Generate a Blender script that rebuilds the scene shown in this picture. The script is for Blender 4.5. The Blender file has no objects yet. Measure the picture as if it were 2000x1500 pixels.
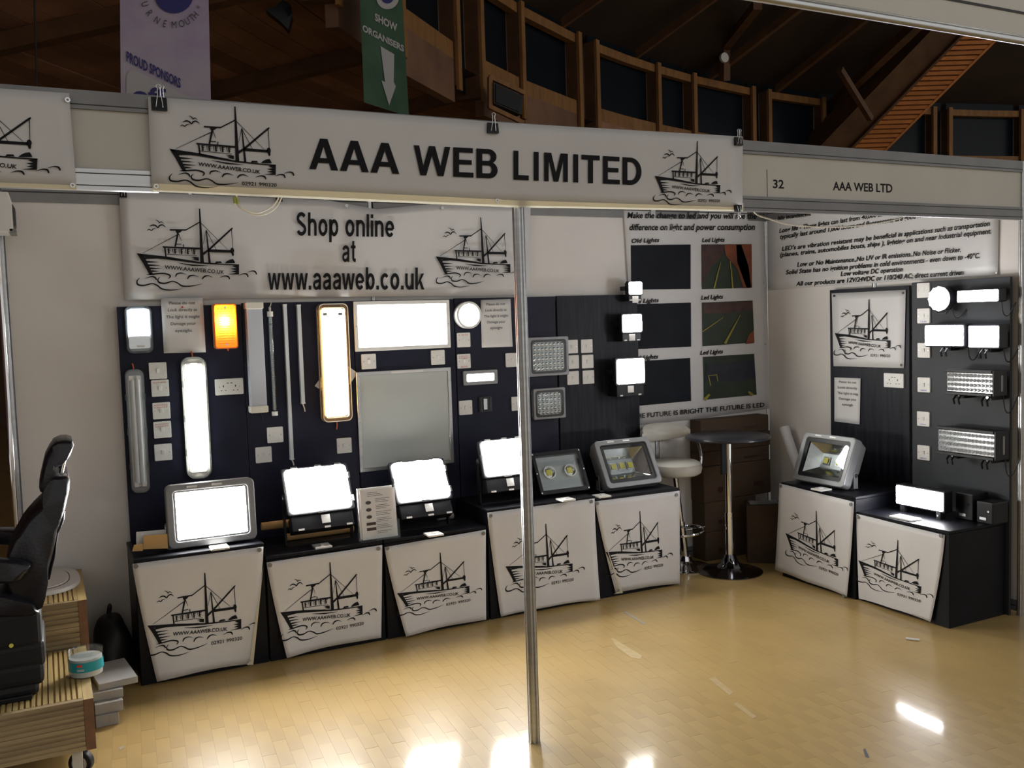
import bpy, bmesh, math, random
from mathutils import Vector, Matrix
from mathutils.geometry import tessellate_polygon
random.seed(7)
sc = bpy.context.scene
C = sc.collection
WORLD, EXPO = .30, 1.0
L_FLOOD, L_SMALL, L_PANEL, L_TUBE, L_BULB, L_BAR, L_LED = 42., 32., 6., 8., 110., 22., 3.

# ------------------------------------------------------------------ camera
F_PX, YAW, PITCH, ROLL = 1819.253, 0.46516, -0.067134, 0.0314004
CAM = Vector((-1.69654, -3.27945, 1.71175))
def cam_axes():
    cy, sy, cp, sp = math.cos(YAW), math.sin(YAW), math.cos(PITCH), math.sin(PITCH)
    f = Vector((sy*cp, cy*cp, sp)); r = Vector((cy, -sy, 0)); d = -(r.cross(f))
    cr, sr = math.cos(ROLL), math.sin(ROLL)
    return cr*r + sr*d, -sr*r + cr*d, f
RX, DN, FW = cam_axes()
cd = bpy.data.cameras.new('camera'); cam = bpy.data.objects.new('camera', cd); C.objects.link(cam)
up = -DN; bk = -FW
cam.matrix_world = Matrix(((RX.x, up.x, bk.x, CAM.x), (RX.y, up.y, bk.y, CAM.y), (RX.z, up.z, bk.z, CAM.z), (0, 0, 0, 1)))
cd.sensor_fit = 'HORIZONTAL'; cd.sensor_width = 36.0; cd.lens = F_PX/2000*36; cd.clip_end = 200; cd.clip_start = .05
sc.camera = cam
def at(u, v, ax, val):
    """the point of the plane (axis = val) that a sight line through the photograph meets"""
    d = RX*((u-1000)/F_PX) + DN*((v-750)/F_PX) + FW
    t = (val - CAM[ax])/d[ax]
    return CAM + d*t

# ------------------------------------------------------------------ world and exposure
w = bpy.data.worlds.new('hall_ambient'); sc.world = w; w.use_nodes = True
bg = w.node_tree.nodes['Background']; bg.inputs[0].default_value = (1.0, .975, .94, 1); bg.inputs[1].default_value = WORLD
sc.view_settings.view_transform = 'Standard'; sc.view_settings.look = 'None'
sc.view_settings.gamma = 1.0; sc.view_settings.use_curve_mapping = False
sc.view_settings.exposure = EXPO
try:
    sc.cycles.max_bounces = 8; sc.cycles.transparent_max_bounces = 12; sc.cycles.sample_clamp_indirect = 8
    sc.cycles.caustics_reflective = False; sc.cycles.caustics_refractive = False
except Exception: pass

# ------------------------------------------------------------------ materials
M = {}
def lin(c):
    return tuple(((x/255)/12.92 if x/255 <= .04045 else ((x/255+.055)/1.055)**2.4) for x in c)
def mat(name, col, rough=.6, metal=0, var=0, scale=8, bump=0, bscale=60, stretch=None, spec=.5, trans=0, island=0, col2=None, coat=0, obj=True):
    """procedural principled material: noise colour variation, fine bump, optional translucency"""
    m = bpy.data.materials.new(name); m.use_nodes = True; nt = m.node_tree; N = nt.nodes; L = nt.links
    p = N['Principled BSDF']; c = tuple(col) + (1,)
    p.inputs['Base Color'].default_value = c; p.inputs['Roughness'].default_value = rough
    p.inputs['Metallic'].default_value = metal; p.inputs['Specular IOR Level'].default_value = spec
    if coat: p.inputs['Coat Weight'].default_value = coat; p.inputs['Coat Roughness'].default_value = .09
    tc = N.new('ShaderNodeTexCoord'); src = tc.outputs['Object' if obj else 'Generated']
    if stretch:
        mp = N.new('ShaderNodeMapping'); mp.inputs['Scale'].default_value = stretch; L.new(src, mp.inputs[0]); src = mp.outputs[0]
    colsock = None
    if var or col2:
        n = N.new('ShaderNodeTexNoise'); n.inputs['Scale'].default_value = scale; n.inputs['Detail'].default_value = 5
        L.new(src, n.inputs['Vector'])
        r = N.new('ShaderNodeMix'); r.data_type = 'RGBA'
        a = col; b = col2 if col2 else tuple(max(0, x*(1-var)) for x in col)
        if not col2: a = tuple(min(1, x*(1+var*.6)) for x in col)
        r.inputs[6].default_value = tuple(a)+(1,); r.inputs[7].default_value = tuple(b)+(1,)
        rm = N.new('ShaderNodeMapRange'); rm.inputs[1].default_value = .3; rm.inputs[2].default_value = .7
        L.new(n.outputs[0], rm.inputs[0]); L.new(rm.outputs[0], r.inputs[0]); colsock = r.outputs[2]
    if island:
        h = N.new('ShaderNodeHueSaturation'); oi = N.new('ShaderNodeObjectInfo'); ge = N.new('ShaderNodeNewGeometry')
        ad = N.new('ShaderNodeMath'); ad.operation = 'ADD'; L.new(oi.outputs['Random'], ad.inputs[0]); L.new(ge.outputs['Random Per Island'], ad.inputs[1])
        fr = N.new('ShaderNodeMath'); fr.operation = 'FRACT'; L.new(ad.outputs[0], fr.inputs[0])
        mr = N.new('ShaderNodeMapRange'); mr.inputs[3].default_value = 1-island; mr.inputs[4].default_value = 1+island
        L.new(fr.outputs[0], mr.inputs[0]); L.new(mr.outputs[0], h.inputs['Value'])
        if colsock: L.new(colsock, h.inputs['Color'])
        else: h.inputs['Color'].default_value = c
        colsock = h.outputs[0]
    if colsock: L.new(colsock, p.inputs['Base Color'])
    if bump:
        n2 = N.new('ShaderNodeTexNoise'); n2.inputs['Scale'].default_value = bscale; n2.inputs['Detail'].default_value = 3
        L.new(src, n2.inputs['Vector'])
        b = N.new('ShaderNodeBump'); b.inputs['Strength'].default_value = bump; b.inputs['Distance'].default_value = .01
        L.new(n2.outputs[0], b.inputs['Height']); L.new(b.outputs[0], p.inputs['Normal'])
    if trans:
        t = N.new('ShaderNodeBsdfTranslucent'); mx = N.new('ShaderNodeMixShader'); mx.inputs[0].default_value = trans
        t.inputs[0].default_value = c
        if colsock: L.new(colsock, t.inputs[0])
        L.new(p.outputs[0], mx.inputs[1]); L.new(t.outputs[0], mx.inputs[2]); L.new(mx.outputs[0], N['Material Output'].inputs[0])
    M[name] = m
    return m
def emit(name, col, strength):
    m = bpy.data.materials.new(name); m.use_nodes = True; nt = m.node_tree
    p = nt.nodes['Principled BSDF']; p.inputs['Base Color'].default_value = (.8, .8, .8, 1)
    p.inputs['Emission Color'].default_value = tuple(col)+(1,); p.inputs['Emission Strength'].default_value = strength
    M[name] = m; return m
def clear(name, col=(1, 1, 1), refl=.12, rough=.05):
    m = bpy.data.materials.new(name); m.use_nodes = True; nt = m.node_tree; N = nt.nodes; L = nt.links
    t = N.new('ShaderNodeBsdfTransparent'); t.inputs[0].default_value = tuple(col)+(1,)
    g = N.new('ShaderNodeBsdfGlossy'); g.inputs['Roughness'].default_value = rough
    lw = N.new('ShaderNodeLayerWeight'); lw.inputs[0].default_value = .3
    mr = N.new('ShaderNodeMapRange'); mr.inputs[3].default_value = refl*.4; mr.inputs[4].default_value = min(1, refl*4)
    L.new(lw.outputs['Facing'], mr.inputs[0])
    mx = N.new('ShaderNodeMixShader'); L.new(mr.outputs[0], mx.inputs[0]); L.new(t.outputs[0], mx.inputs[1]); L.new(g.outputs[0], mx.inputs[2])
    L.new(mx.outputs[0], N['Material Output'].inputs[0]); M[name] = m; return m

mat('vinyl', (.73, .725, .73), .45, var=.05, scale=3, bump=.04, bscale=6, trans=.08)
mat('vinyl_hem', (.80, .74, .58), .45, trans=.35)
mat('vinyl_edge_lit', (.92, .90, .82), .4, trans=.55)  # paler, clearer strip: the line of caught light is put into the material
mat('ink', (.010, .010, .012), .6, spec=.15)
mat('ink_grey', (.06, .06, .065), .6)
mat('ink_red', (.55, .06, .05), .6)
mat('ink_blue', (.05, .07, .45), .6)
mat('ink_navy', (.025, .02, .16), .6)
mat('panel_white', (.74, .71, .68), .5, var=.05, scale=2, bump=.02, bscale=200)
mat('fascia_panel', (.60, .575, .52), .5, var=.04, scale=4)
mat('aluminium', (.62, .63, .64), .32, metal=1, var=.12, scale=5, stretch=(.2, .2, 8))
mat('aluminium_dull', (.22, .22, .22), .45, metal=.4, var=.12, scale=6)
mat('groove_dark', (.03, .03, .03), .6)
mat('chrome', (.8, .8, .82), .07, metal=1)
mat('steel', (.7, .7, .7), .25, metal=1)
mat('board_navy_hazed', (.0125, .0140, .032), .48, var=.35, scale=5, bump=.03, bscale=40, spec=.22)  # navy lifted and blued so the colour also carries veiling glare
mat('board_grain', (.006, .007, .012), .45, col2=(.020, .022, .030), scale=7, stretch=(6, 6, .5), bump=.12, bscale=30, spec=.18)
mat('board_grey', (.036, .040, .046), .5, var=.2, scale=3, spec=.25)
mat('box_black', (.006, .0065, .010), .42, var=.3, scale=6, bump=.05, bscale=40, spec=.18)
mat('switch_white', (.78, .77, .74), .35)
mat('plastic_white', (.8, .8, .78), .4)
mat('plastic_grey', (.30, .31, .33), .4)
mat('plastic_black', (.008, .008, .010), .38, spec=.3)
mat('rubber', (.012, .012, .014), .5, spec=.3)
mat('leather', (.012, .012, .018), .33, bump=.10, bscale=90, var=.2)
mat('alu_cast', (.245, .25, .26), .45, metal=.35, var=.08, scale=12)
mat('reflector', (.62, .64, .64), .16, metal=1)
mat('reflector_dull', (.34, .37, .37), .35, metal=.6)
mat('led_yellow', (.72, .66, .06), .4)
mat('led_lens', (.80, .83, .85), .09, metal=.9)
mat('amber_rim', (.72, .28, .06), .35, trans=.12)
mat('diffuser', (.60, .64, .62), .35, trans=.1)
mat('diffuser_blue', (.62, .66, .74), .4, trans=.15)
mat('tube_white', (.72, .76, .78), .3, trans=.1)
mat('cream', (.78, .75, .66), .5)
mat('paper', (.82, .81, .80), .7, trans=.12, bump=.02, bscale=20)
mat('paper_tan', (.55, .34, .13), .7)
mat('cardboard', (.075, .044, .024), .8, var=.2, scale=5, bump=.05, bscale=60)  # brown darkened so the colour carries the shade of the corner
mat('carton_white', (.36, .355, .35), .7, var=.1, scale=5)
mat('cable_orange', (.65, .12, .04), .5)
mat('cable_white', (.78, .74, .64), .5)
mat('cable_black', (.01, .01, .011), .45)
mat('connector_green', (.42, .46, .10), .5)
mat('stool_leather', (.62, .60, .54), .45, bump=.05, bscale=60)
mat('table_black', (.018, .019, .026), .3, var=.3, scale=10)
mat('base_dark', (.20, .20, .23), .10, metal=1)
mat('deck_wood', (.58, .43, .17), .65, col2=(.36, .25, .09), scale=3, stretch=(9, .8, 9), bump=.12, bscale=50)
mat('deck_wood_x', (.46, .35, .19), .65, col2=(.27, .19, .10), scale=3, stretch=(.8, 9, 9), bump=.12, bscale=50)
mat('deck_end', (.22, .11, .055), .8, var=.2, scale=20)
mat('hatch_white', (.66, .64, .60), .45, var=.05)
mat('label_teal', (.01, .30, .36), .4)
mat('label_red', (.7, .06, .05), .4)
mat('timber_light', (.36, .17, .045), .6, col2=(.22, .10, .028), scale=4, stretch=(3, 3, .6), bump=.1, bscale=30)
mat('timber_dark', (.13, .06, .024), .65, var=.3, scale=4)
mat('timber_plank', (.30, .15, .085), .7, var=.3, scale=2, island=.3)
mat('timber_orange', (.60, .22, .06), .6, var=.15, scale=5, island=.1)
mat('roof_dark', (.035, .018, .009), .8, var=.3, scale=1)
mat('night_glass', (.008, .012, .018), .3, spec=.2)
mat('hall_brown', (.10, .05, .03), .8, var=.2, scale=.5)
mat('banner_lilac', (.50, .46, .50), .6, col2=(.34, .25, .43), scale=1.6, bump=.03, bscale=10)
mat('banner_green', (.050, .115, .058), .5, col2=(.012, .065, .025), scale=3, bump=.25, bscale=12)
mat('banner_print', (.46, .45, .45), .6)
mat('photo_dark', (.010, .012, .018), .6, var=.3, scale=4, spec=.15)
mat('photo_green', (.02, .035, .02), .35, var=.4, scale=6)
mat('photo_orange', (.20, .05, .016), .4, var=.4, scale=8)
mat('photo_yellow', (.30, .26, .03), .4)
mat('photo_brown', (.06, .025, .02), .4, var=.5, scale=10)
mat('photo_navy', (.016, .018, .035), .4, var=.4, scale=9)
mat('tape_grey', (.36, .35, .33), .5, col2=(.46, .36, .19), scale=40)
mat('tape_worn', (.56, .44, .24), .45, col2=(.50, .36, .16), scale=30)
mat('floor_under', (.16, .11, .05), .6)
mat('floor_block', (.50, .345, .135), .36, var=.10, scale=2.2, bump=.03, bscale=5, island=.013, coat=.30, spec=.22)
clear('clear_plastic'); clear('clear_glass', (.96, .97, .97), .06, .03); clear('clear_amber', (1, .60, .22), .08); clear('clear_grey', (.66, .70, .70), .15); clear('clear_bronze', (.80, .62, .36), .15)
mat('amber_lens', (.95, .48, .14), .3, trans=.65)
emit('lit_flood', (1, .985, .95), L_FLOOD); emit('lit_small_flood', (1, .985, .93), L_SMALL); emit('lit_panel', (1, .99, .93), L_PANEL)
emit('lit_round', (1, .96, .84), L_PANEL); emit('lit_tube', (1, 1, .96), L_TUBE); emit('lit_warm', (1, .86, .55), L_TUBE)
emit('lit_cool', (.93, .95, 1), L_TUBE); emit('lit_bulb', (1, .72, .34), L_BULB); emit('lit_bar', (.97, .97, 1), L_BAR); emit('lit_led', (1, .98, .92), L_LED)
mat('flood_sheen', (.55, .55, .54), .4, metal=.3)

# ------------------------------------------------------------------ mesh helpers
I4 = Matrix.Identity(4)
class MB:
    def __init__(s, T=None): s.v = []; s.f = []; s.T = T or I4
    def add(s, vs, fs):
        b = len(s.v); s.v += [tuple(s.T @ Vector(p)) for p in vs]; s.f += [tuple(i+b for i in q) for q in fs]; return s
    def box(s, x0, x1, y0, y1, z0, z1):
        return s.add([(x0,y0,z0),(x1,y0,z0),(x1,y1,z0),(x0,y1,z0),(x0,y0,z1),(x1,y0,z1),(x1,y1,z1),(x0,y1,z1)],
                     [(0,3,2,1),(4,5,6,7),(0,1,5,4),(1,2,6,5),(2,3,7,6),(3,0,4,7)])
    def hexa(s, lo, hi):
        n = len(lo)
        return s.add(list(lo)+list(hi), [tuple(range(n))[::-1], tuple(range(n, 2*n))] + [(i, (i+1) % n, n+(i+1) % n, n+i) for i in range(n)])
    def cyl(s, p0, p1, r0, r1=None, n=16):
        p0 = Vector(p0); p1 = Vector(p1); r1 = r0 if r1 is None else r1
        d = (p1-p0).normalized(); a = d.orthogonal().normalized(); b = d.cross(a)
        c = [(math.cos(2*math.pi*i/n), math.sin(2*math.pi*i/n)) for i in range(n)]
        return s.hexa([p0+(a*x+b*y)*r0 for x, y in c], [p1+(a*x+b*y)*r1 for x, y in c])
    def tube(s, pts, r, n=8, cap=True):
        pts = [Vector(p) for p in pts]; rr = r if isinstance(r, (list, tuple)) else [r]*len(pts)
        vs = []; fs = []; ref = None
        for i, p in enumerate(pts):
            d = (pts[min(i+1, len(pts)-1)]-pts[max(i-1, 0)]).normalized()
            if ref is None: ref = d.orthogonal().normalized()
            a = (ref - d*ref.dot(d)).normalized(); ref = a; b = d.cross(a)
            vs += [p+(a*math.cos(2*math.pi*k/n)+b*math.sin(2*math.pi*k/n))*rr[i] for k in range(n)]
        for i in range(len(pts)-1):
            for k in range(n): fs.append((i*n+k, i*n+(k+1) % n, (i+1)*n+(k+1) % n, (i+1)*n+k))
        if cap: fs += [tuple(range(n))[::-1], tuple(range((len(pts)-1)*n, len(pts)*n))]
        return s.add(vs, fs)
    def lathe(s, prof, n=32, c=(0, 0, 0)):
        vs = []; fs = []
        for r, z in prof: vs += [(c[0]+r*math.cos(2*math.pi*k/n), c[1]+r*math.sin(2*math.pi*k/n), c[2]+z) for k in range(n)]
        for i in range(len(prof)-1):
            for k in range(n): fs.append((i*n+k, i*n+(k+1) % n, (i+1)*n+(k+1) % n, (i+1)*n+k))
        fs += [tuple(range(n))[::-1], tuple(range((len(prof)-1)*n, len(prof)*n))]
        return s.add(vs, fs)
    def extr(s, loop, y0, y1):                       # loop in x,z, counter-clockwise as seen from -y
        return s.hexa([(x, y1, z) for x, z in loop][::-1], [(x, y0, z) for x, z in loop][::-1])
    def ring(s, lo, li, y0, y1):
        n = len(lo); vs = [(x, y, z) for y in (y0, y1) for l in (lo, li) for x, z in l]; fs = []
        for i in range(n):
            j = (i+1) % n
            fs += [(i, j, n+j, n+i), (2*n+j, 2*n+i, 3*n+i, 3*n+j), (j, i, 2*n+i, 2*n+j), (n+i, n+j, 3*n+j, 3*n+i)]
        return s.add(vs, fs)
    def build(s, name, m, parent=None, smooth=False, bevel=0, seg=2):
        me = bpy.data.meshes.new(name); me.from_pydata(s.v, [], s.f)
        bm = bmesh.new(); bm.from_mesh(me); bmesh.ops.recalc_face_normals(bm, faces=bm.faces)
        if bevel: bmesh.ops.bevel(bm, geom=[e for e in bm.edges if len(e.link_faces) == 2 and e.calc_face_angle(0) > .5], offset=bevel, segments=seg, profile=.6, affect='EDGES')
        bm.to_mesh(me); bm.free()
        me.materials.append(M[m])
        if smooth:
            for p in me.polygons: p.use_smooth = True
            try: me.set_sharp_from_angle(angle=.7)
            except Exception: pass
        o = bpy.data.objects.new(name, me); C.objects.link(o)
        if parent is not None: o.parent = parent
        return o
def rrect(w, h, r, cx=0, cz=0, k=4):
    r = max(min(r, w/2-1e-4, h/2-1e-4), 1e-4); out = []
    for sx, sz, a0 in ((1, -1, -90), (1, 1, 0), (-1, 1, 90), (-1, -1, 180)):
        for i in range(k+1):
            a = math.radians(a0+90*i/k); out.append((cx+sx*(w/2-r)+r*math.cos(a), cz+sz*(h/2-r)+r*math.sin(a)))
    return out
def circ(r, n=28, cx=0, cz=0): return [(cx+r*math.cos(2*math.pi*i/n), cz+r*math.sin(2*math.pi*i/n)) for i in range(n)]
FR = {}
def frame(loc, rotz=0, tilt=0): return Matrix.Translation(Vector(loc)) @ Matrix.Rotation(rotz, 4, 'Z') @ Matrix.Rotation(tilt, 4, 'X')
def tag(o, label, cat, group=None, kind=None):
    if label: o['label'] = label
    if cat: o['category'] = cat
    if group: o['group'] = group
    if kind: o['kind'] = kind
    return o
def thing(name, label, cat, loc=(0, 0, 0), rotz=0, group=None, kind=None):
    o = bpy.data.objects.new(name, None); C.objects.link(o); o.empty_display_size = .05
    o.location = loc; o.rotation_euler = (0, 0, rotz); FR[o] = frame(loc, rotz)
    return tag(o, label, cat, group, kind)
def place(o, loc, rotz=0):
    o.location = loc; o.rotation_euler = (0, 0, rotz); FR[o] = frame(loc, rotz); return o
def dup(root, loc, rotz, label, group=None):
    r = root.copy(); C.objects.link(r); place(r, loc, rotz); r['label'] = label
    if group: r['group'] = group
    for ch in list(root.children):
        c = ch.copy(); C.objects.link(c); c.parent = r
        for g in list(ch.children):
            d = g.copy(); C.objects.link(d); d.parent = c
    return r
RIGHT = -math.pi/2                                   # things that face -X, on the right wall

# ------------------------------------------------------------------ flat print: 2-D shapes mapped onto a surface
_tx = {}
def text2d(s, off=0, shear=0, space=1.0):
    key = (s, off, shear, space)
    if key in _tx: return _tx[key]
    cu = bpy.data.curves.new('t', 'FONT'); cu.body = s; cu.offset = off; cu.shear = shear; cu.space_character = space
    cu.resolution_u = 3; cu.fill_mode = 'FRONT'; cu.dimensions = '2D'
    ob = bpy.data.objects.new('t', cu); me = bpy.data.meshes.new_from_object(ob)
    vs = [(v.co.x, v.co.y) for v in me.vertices]; fs = [tuple(p.vertices) for p in me.polygons]
    bpy.data.objects.remove(ob); bpy.data.curves.remove(cu); bpy.data.meshes.remove(me)
    _tx[key] = (vs, fs); return vs, fs
class Art:
    def __init__(s): s.v = []; s.f = []
    def raw(s, vs, fs):
        b = len(s.v); s.v += list(vs); s.f += [tuple(i+b for i in q) for q in fs]; return s
    def poly(s, pts):
        tri = tessellate_polygon([[Vector((x, y, 0)) for x, y in pts]])
        return s.raw(pts, [tuple(t) for t in tri])
    def rect(s, x0, y0, x1, y1): return s.raw([(x0, y0), (x1, y0), (x1, y1), (x0, y1)], [(0, 1, 2, 3)])
    def ell(s, cx, cy, rx, ry, n=16): return s.raw([(cx+rx*math.cos(2*math.pi*i/n), cy+ry*math.sin(2*math.pi*i/n)) for i in range(n)], [tuple(range(n))])
    def stroke(s, pts, ws, smooth=0):
        if not isinstance(ws, (list, tuple)): ws = [ws]*len(pts)
        P = [Vector(p) for p in pts]; W = list(ws)
        if smooth:
            Q = []; V = []
            for i in range(len(P)-1):
                p0 = P[max(i-1, 0)]; p1 = P[i]; p2 = P[i+1]; p3 = P[min(i+2, len(P)-1)]
                for k in range(smooth):
                    t = k/smooth
                    Q.append(.5*((2*p1)+(-p0+p2)*t+(2*p0-5*p1+4*p2-p3)*t*t+(-p0+3*p1-3*p2+p3)*t**3)); V.append(W[i]*(1-t)+W[i+1]*t)
            Q.append(P[-1]); V.append(W[-1]); P, W = Q, V
        vs = []
        for i, p in enumerate(P):
            d = (P[min(i+1, len(P)-1)]-P[max(i-1, 0)]).normalized(); nrm = Vector((-d.y, d.x))*W[i]/2
            vs += [tuple(p+nrm), tuple(p-nrm)]
        return s.raw(vs, [(2*i, 2*i+1, 2*i+3, 2*i+2) for i in range(len(P)-1)])
    def text(s, st, o, ex, ey, off=0, shear=0, space=1.0, fit=True):
        """text whose box runs from o along ex (full width) with cap height along ey"""
        vs, fs = text2d(st, off, shear, space); x0 = min(v[0] for v in vs); x1 = max(v[0] for v in vs); k = .73
        sx = 1/(x1-x0) if fit else 1
        return s.raw([(o[0]+ex[0]*(x-x0)*sx+ey[0]*y/k, o[1]+ex[1]*(x-x0)*sx+ey[1]*y/k) for x, y in vs], fs)
    def build(s, name, m, parent, fn, sub=0):
        me = bpy.data.meshes.new(name)
        if sub:
            me.from_pydata([(x, y, 0) for x, y in s.v], [], s.f)
            bm = bmesh.new(); bm.from_mesh(me)
            for _ in range(3):
                es = [e for e in bm.edges if e.calc_length() > sub]
                if not es: break
                bmesh.ops.subdivide_edges(bm, edges=es, cuts=1)
            bmesh.ops.triangulate(bm, faces=[f for f in bm.faces if len(f.verts) > 4])
            bm.to_mesh(me); bm.free()
            vs = [tuple(fn(v.co.x, v.co.y)) for v in me.vertices]; fs = [tuple(p.vertices) for p in me.polygons]
            me.clear_geometry(); me.from_pydata(vs, [], fs)
        else: me.from_pydata([tuple(fn(x, y)) for x, y in s.v], [], s.f)
        me.materials.append(M[m]); o = bpy.data.objects.new(name, me); C.objects.link(o); o.parent = parent
        return o
def affine(src, dst):
    """2-D to 3-D affine map through three correspondences"""
    (x0, y0), (x1, y1), (x2, y2) = src; d0, d1, d2 = [Vector(d) for d in dst]
    det = (x1-x0)*(y2-y0)-(x2-x0)*(y1-y0)
    def fn(x, y):
        a = ((x-x0)*(y2-y0)-(x2-x0)*(y-y0))/det; b = ((x1-x0)*(y-y0)-(x-x0)*(y1-y0))/det
        return d0+(d1-d0)*a+(d2-d0)*b
    return fn
def local(o, fn):
    inv = FR[o].inverted()
    return lambda x, y: inv @ Vector(fn(x, y))
def px_plane(ax, val): return lambda u, v: at(u, v, ax, val)
class PxArt(Art):
    """print given in photograph pixels and laid on the plane of the thing that carries it"""
    def line(s, st, p0, p1, h, off=0, shear=0, space=1.0):
        vs, fs = text2d(st, off, shear, space); x0 = min(v[0] for v in vs); x1 = max(v[0] for v in vs)
        h0, h1 = h if isinstance(h, tuple) else (h, h)
        out = []
        for x, y in vs:
            t = (x-x0)/(x1-x0); hh = h0+(h1-h0)*t
            out.append((p0[0]+(p1[0]-p0[0])*t, p0[1]+(p1[1]-p0[1])*t-hh*y/.73))
        return s.raw(out, fs)
def lines(parent, rows, m, fn, nm='lettering', **k):
    for s_, p0, p1, h in rows: PxArt().line(s_, p0, p1, h, **k).build(nm, m, parent, fn)
# the fishing boat emblem, drawn once
BOAT = Art()
B = BOAT
B.stroke([(380,318),(405,330),(415,346),(430,335),(455,352)], [2,8,7,8,2], 3)
B.stroke([(328,377),(355,365),(382,369),(400,388),(415,370),(442,362),(472,386)], [2,12,12,10,12,11,2], 3)
B.stroke([(305,414),(325,402),(346,412),(360,398),(386,395)], [2,8,8,8,2], 3)
B.poly([(766,215),(777,215),(783,335),(796,692),(763,690),(765,335)])
B.rect(503,399,645,412); B.poly([(552,412),(612,412),(590,430),(560,432)])
B.stroke([(574,430),(545,552)], [18,14]); B.stroke([(580,440),(600,500)], [7,3]); B.stroke([(552,530),(602,530)], 7); B.stroke([(617,530),(617,558)], 8)
B.stroke([(640,408),(768,335)], 10); B.stroke([(265,607),(560,452)], [3,7])
B.stroke([(782,345),(1015,577)], [6,3]); B.poly([(821,403),(830,403),(858,698),(837,695)]); B.stroke([(823,410),(795,530)], [5,3]); B.stroke([(829,412),(912,580)], [6,4])
B.poly([(790,604),(835,575),(1052,386),(1066,379),(1069,391),(868,570),(795,628)]); B.stroke([(1056,395),(1062,562)], [7,5])
B.poly([(840,574),(1048,582),(1048,606),(840,600)]); B.ell(1057,588,18,28); B.poly([(1050,610),(1070,610),(1072,624),(1062,640),(1052,626)])
B.poly([(434,548),(765,560),(765,577),(440,562)]); B.stroke([(455,560),(463,648)], [14,13]); B.stroke([(470,616),(735,632)], [6,4])
for i in range(5):
    x = 478+56*i; y = 566+2*i
    B.poly([(x,y),(x+12,y),(x+15,y+46),(x+3,y+46)])
    for k in range(3): B.poly([(x+10,y+2+16*k),(x+34-5*k,y+4+16*k),(x+12,y+13+16*k)])
    if i: B.stroke([(x-12,y),(x-8,y+44)], [7,3])
B.poly([(670,634),(750,646),(750,678),(696,662),(716,656),(684,649),(712,644)]); B.stroke([(468,648),(700,676)], [5,3])
B.poly([(214,609),(470,638),(765,688),(990,706),(1118,711),(1116,722),(990,716),(760,702),(470,664),(290,645),(232,626)])
B.poly([(214,609),(250,622),(282,646),(348,797),(316,797),(262,690)])
for (x, y, l, h) in ((284,652,120,14),(302,684,110,16),(314,712,105,15),(326,740,108,16),(338,764,66,14)): B.poly([(x-8,y-h/2),(x+8,y-h/2),(x+l,y+2),(x,y+h/2)])
B.stroke([(292,794),(345,790),(430,784),(480,796),(494,812),(478,832)], [3,13,12,13,14,3], 3)
B.stroke([(558,693),(690,714),(832,721)], [2,13,2], 3)
B.poly([(1050,724),(1116,712),(1114,803),(1000,801),(1060,793),(1088,785),(1038,776),(1088,764),(1034,750),(1090,744)])
B.poly([(906,683),(950,683),(961,699),(896,699)]); B.poly([(984,702),(1004,682),(1030,668),(1062,662),(1074,680),(1081,700)])
for a, ws in (([(540,816),(552,792),(592,783),(637,798)],[8,13,9,2]), ([(645,837),(662,812),(700,805),(742,819)],[9,14,9,2]), ([(775,840),(797,816),(832,810),(872,826)],[9,14,9,2]),
              ([(933,829),(975,815),(1012,820),(1026,844)],[2,9,15,10]), ([(1108,813),(1150,797),(1186,801),(1197,827)],[2,9,15,10]), ([(1188,786),(1235,772),(1266,780),(1278,804)],[2,9,15,10]),
              ([(278,826),(330,812),(362,820),(374,842)],[2,9,15,10])): B.stroke(a, ws, 4)
B.stroke([(230,820),(207,850),(216,880),(270,886),(335,872),(380,890),(420,920),(500,932),(605,920)], [3,11,15,13,9,13,13,9,1], 4)
B.stroke([(405,815),(385,840),(400,865),(450,871),(510,855),(555,870),(600,898),(680,899),(782,880)], [3,11,15,13,9,11,13,10,1], 4)
B.text('WWW.AAAWEB.CO.UK', (446,745), (530,52), (3,-34), off=.02)
BOAT_TEL = Art(); BOAT_TEL.raw(B.v, B.f); BOAT_TEL.text('02921 990320', (812,902), (308,6), (1,-33), off=.012)
BOW, MAST, STERN, WAVE, BOOM = (214,609), (771,215), (1117,711), (1278,804), (1067,380)
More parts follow.
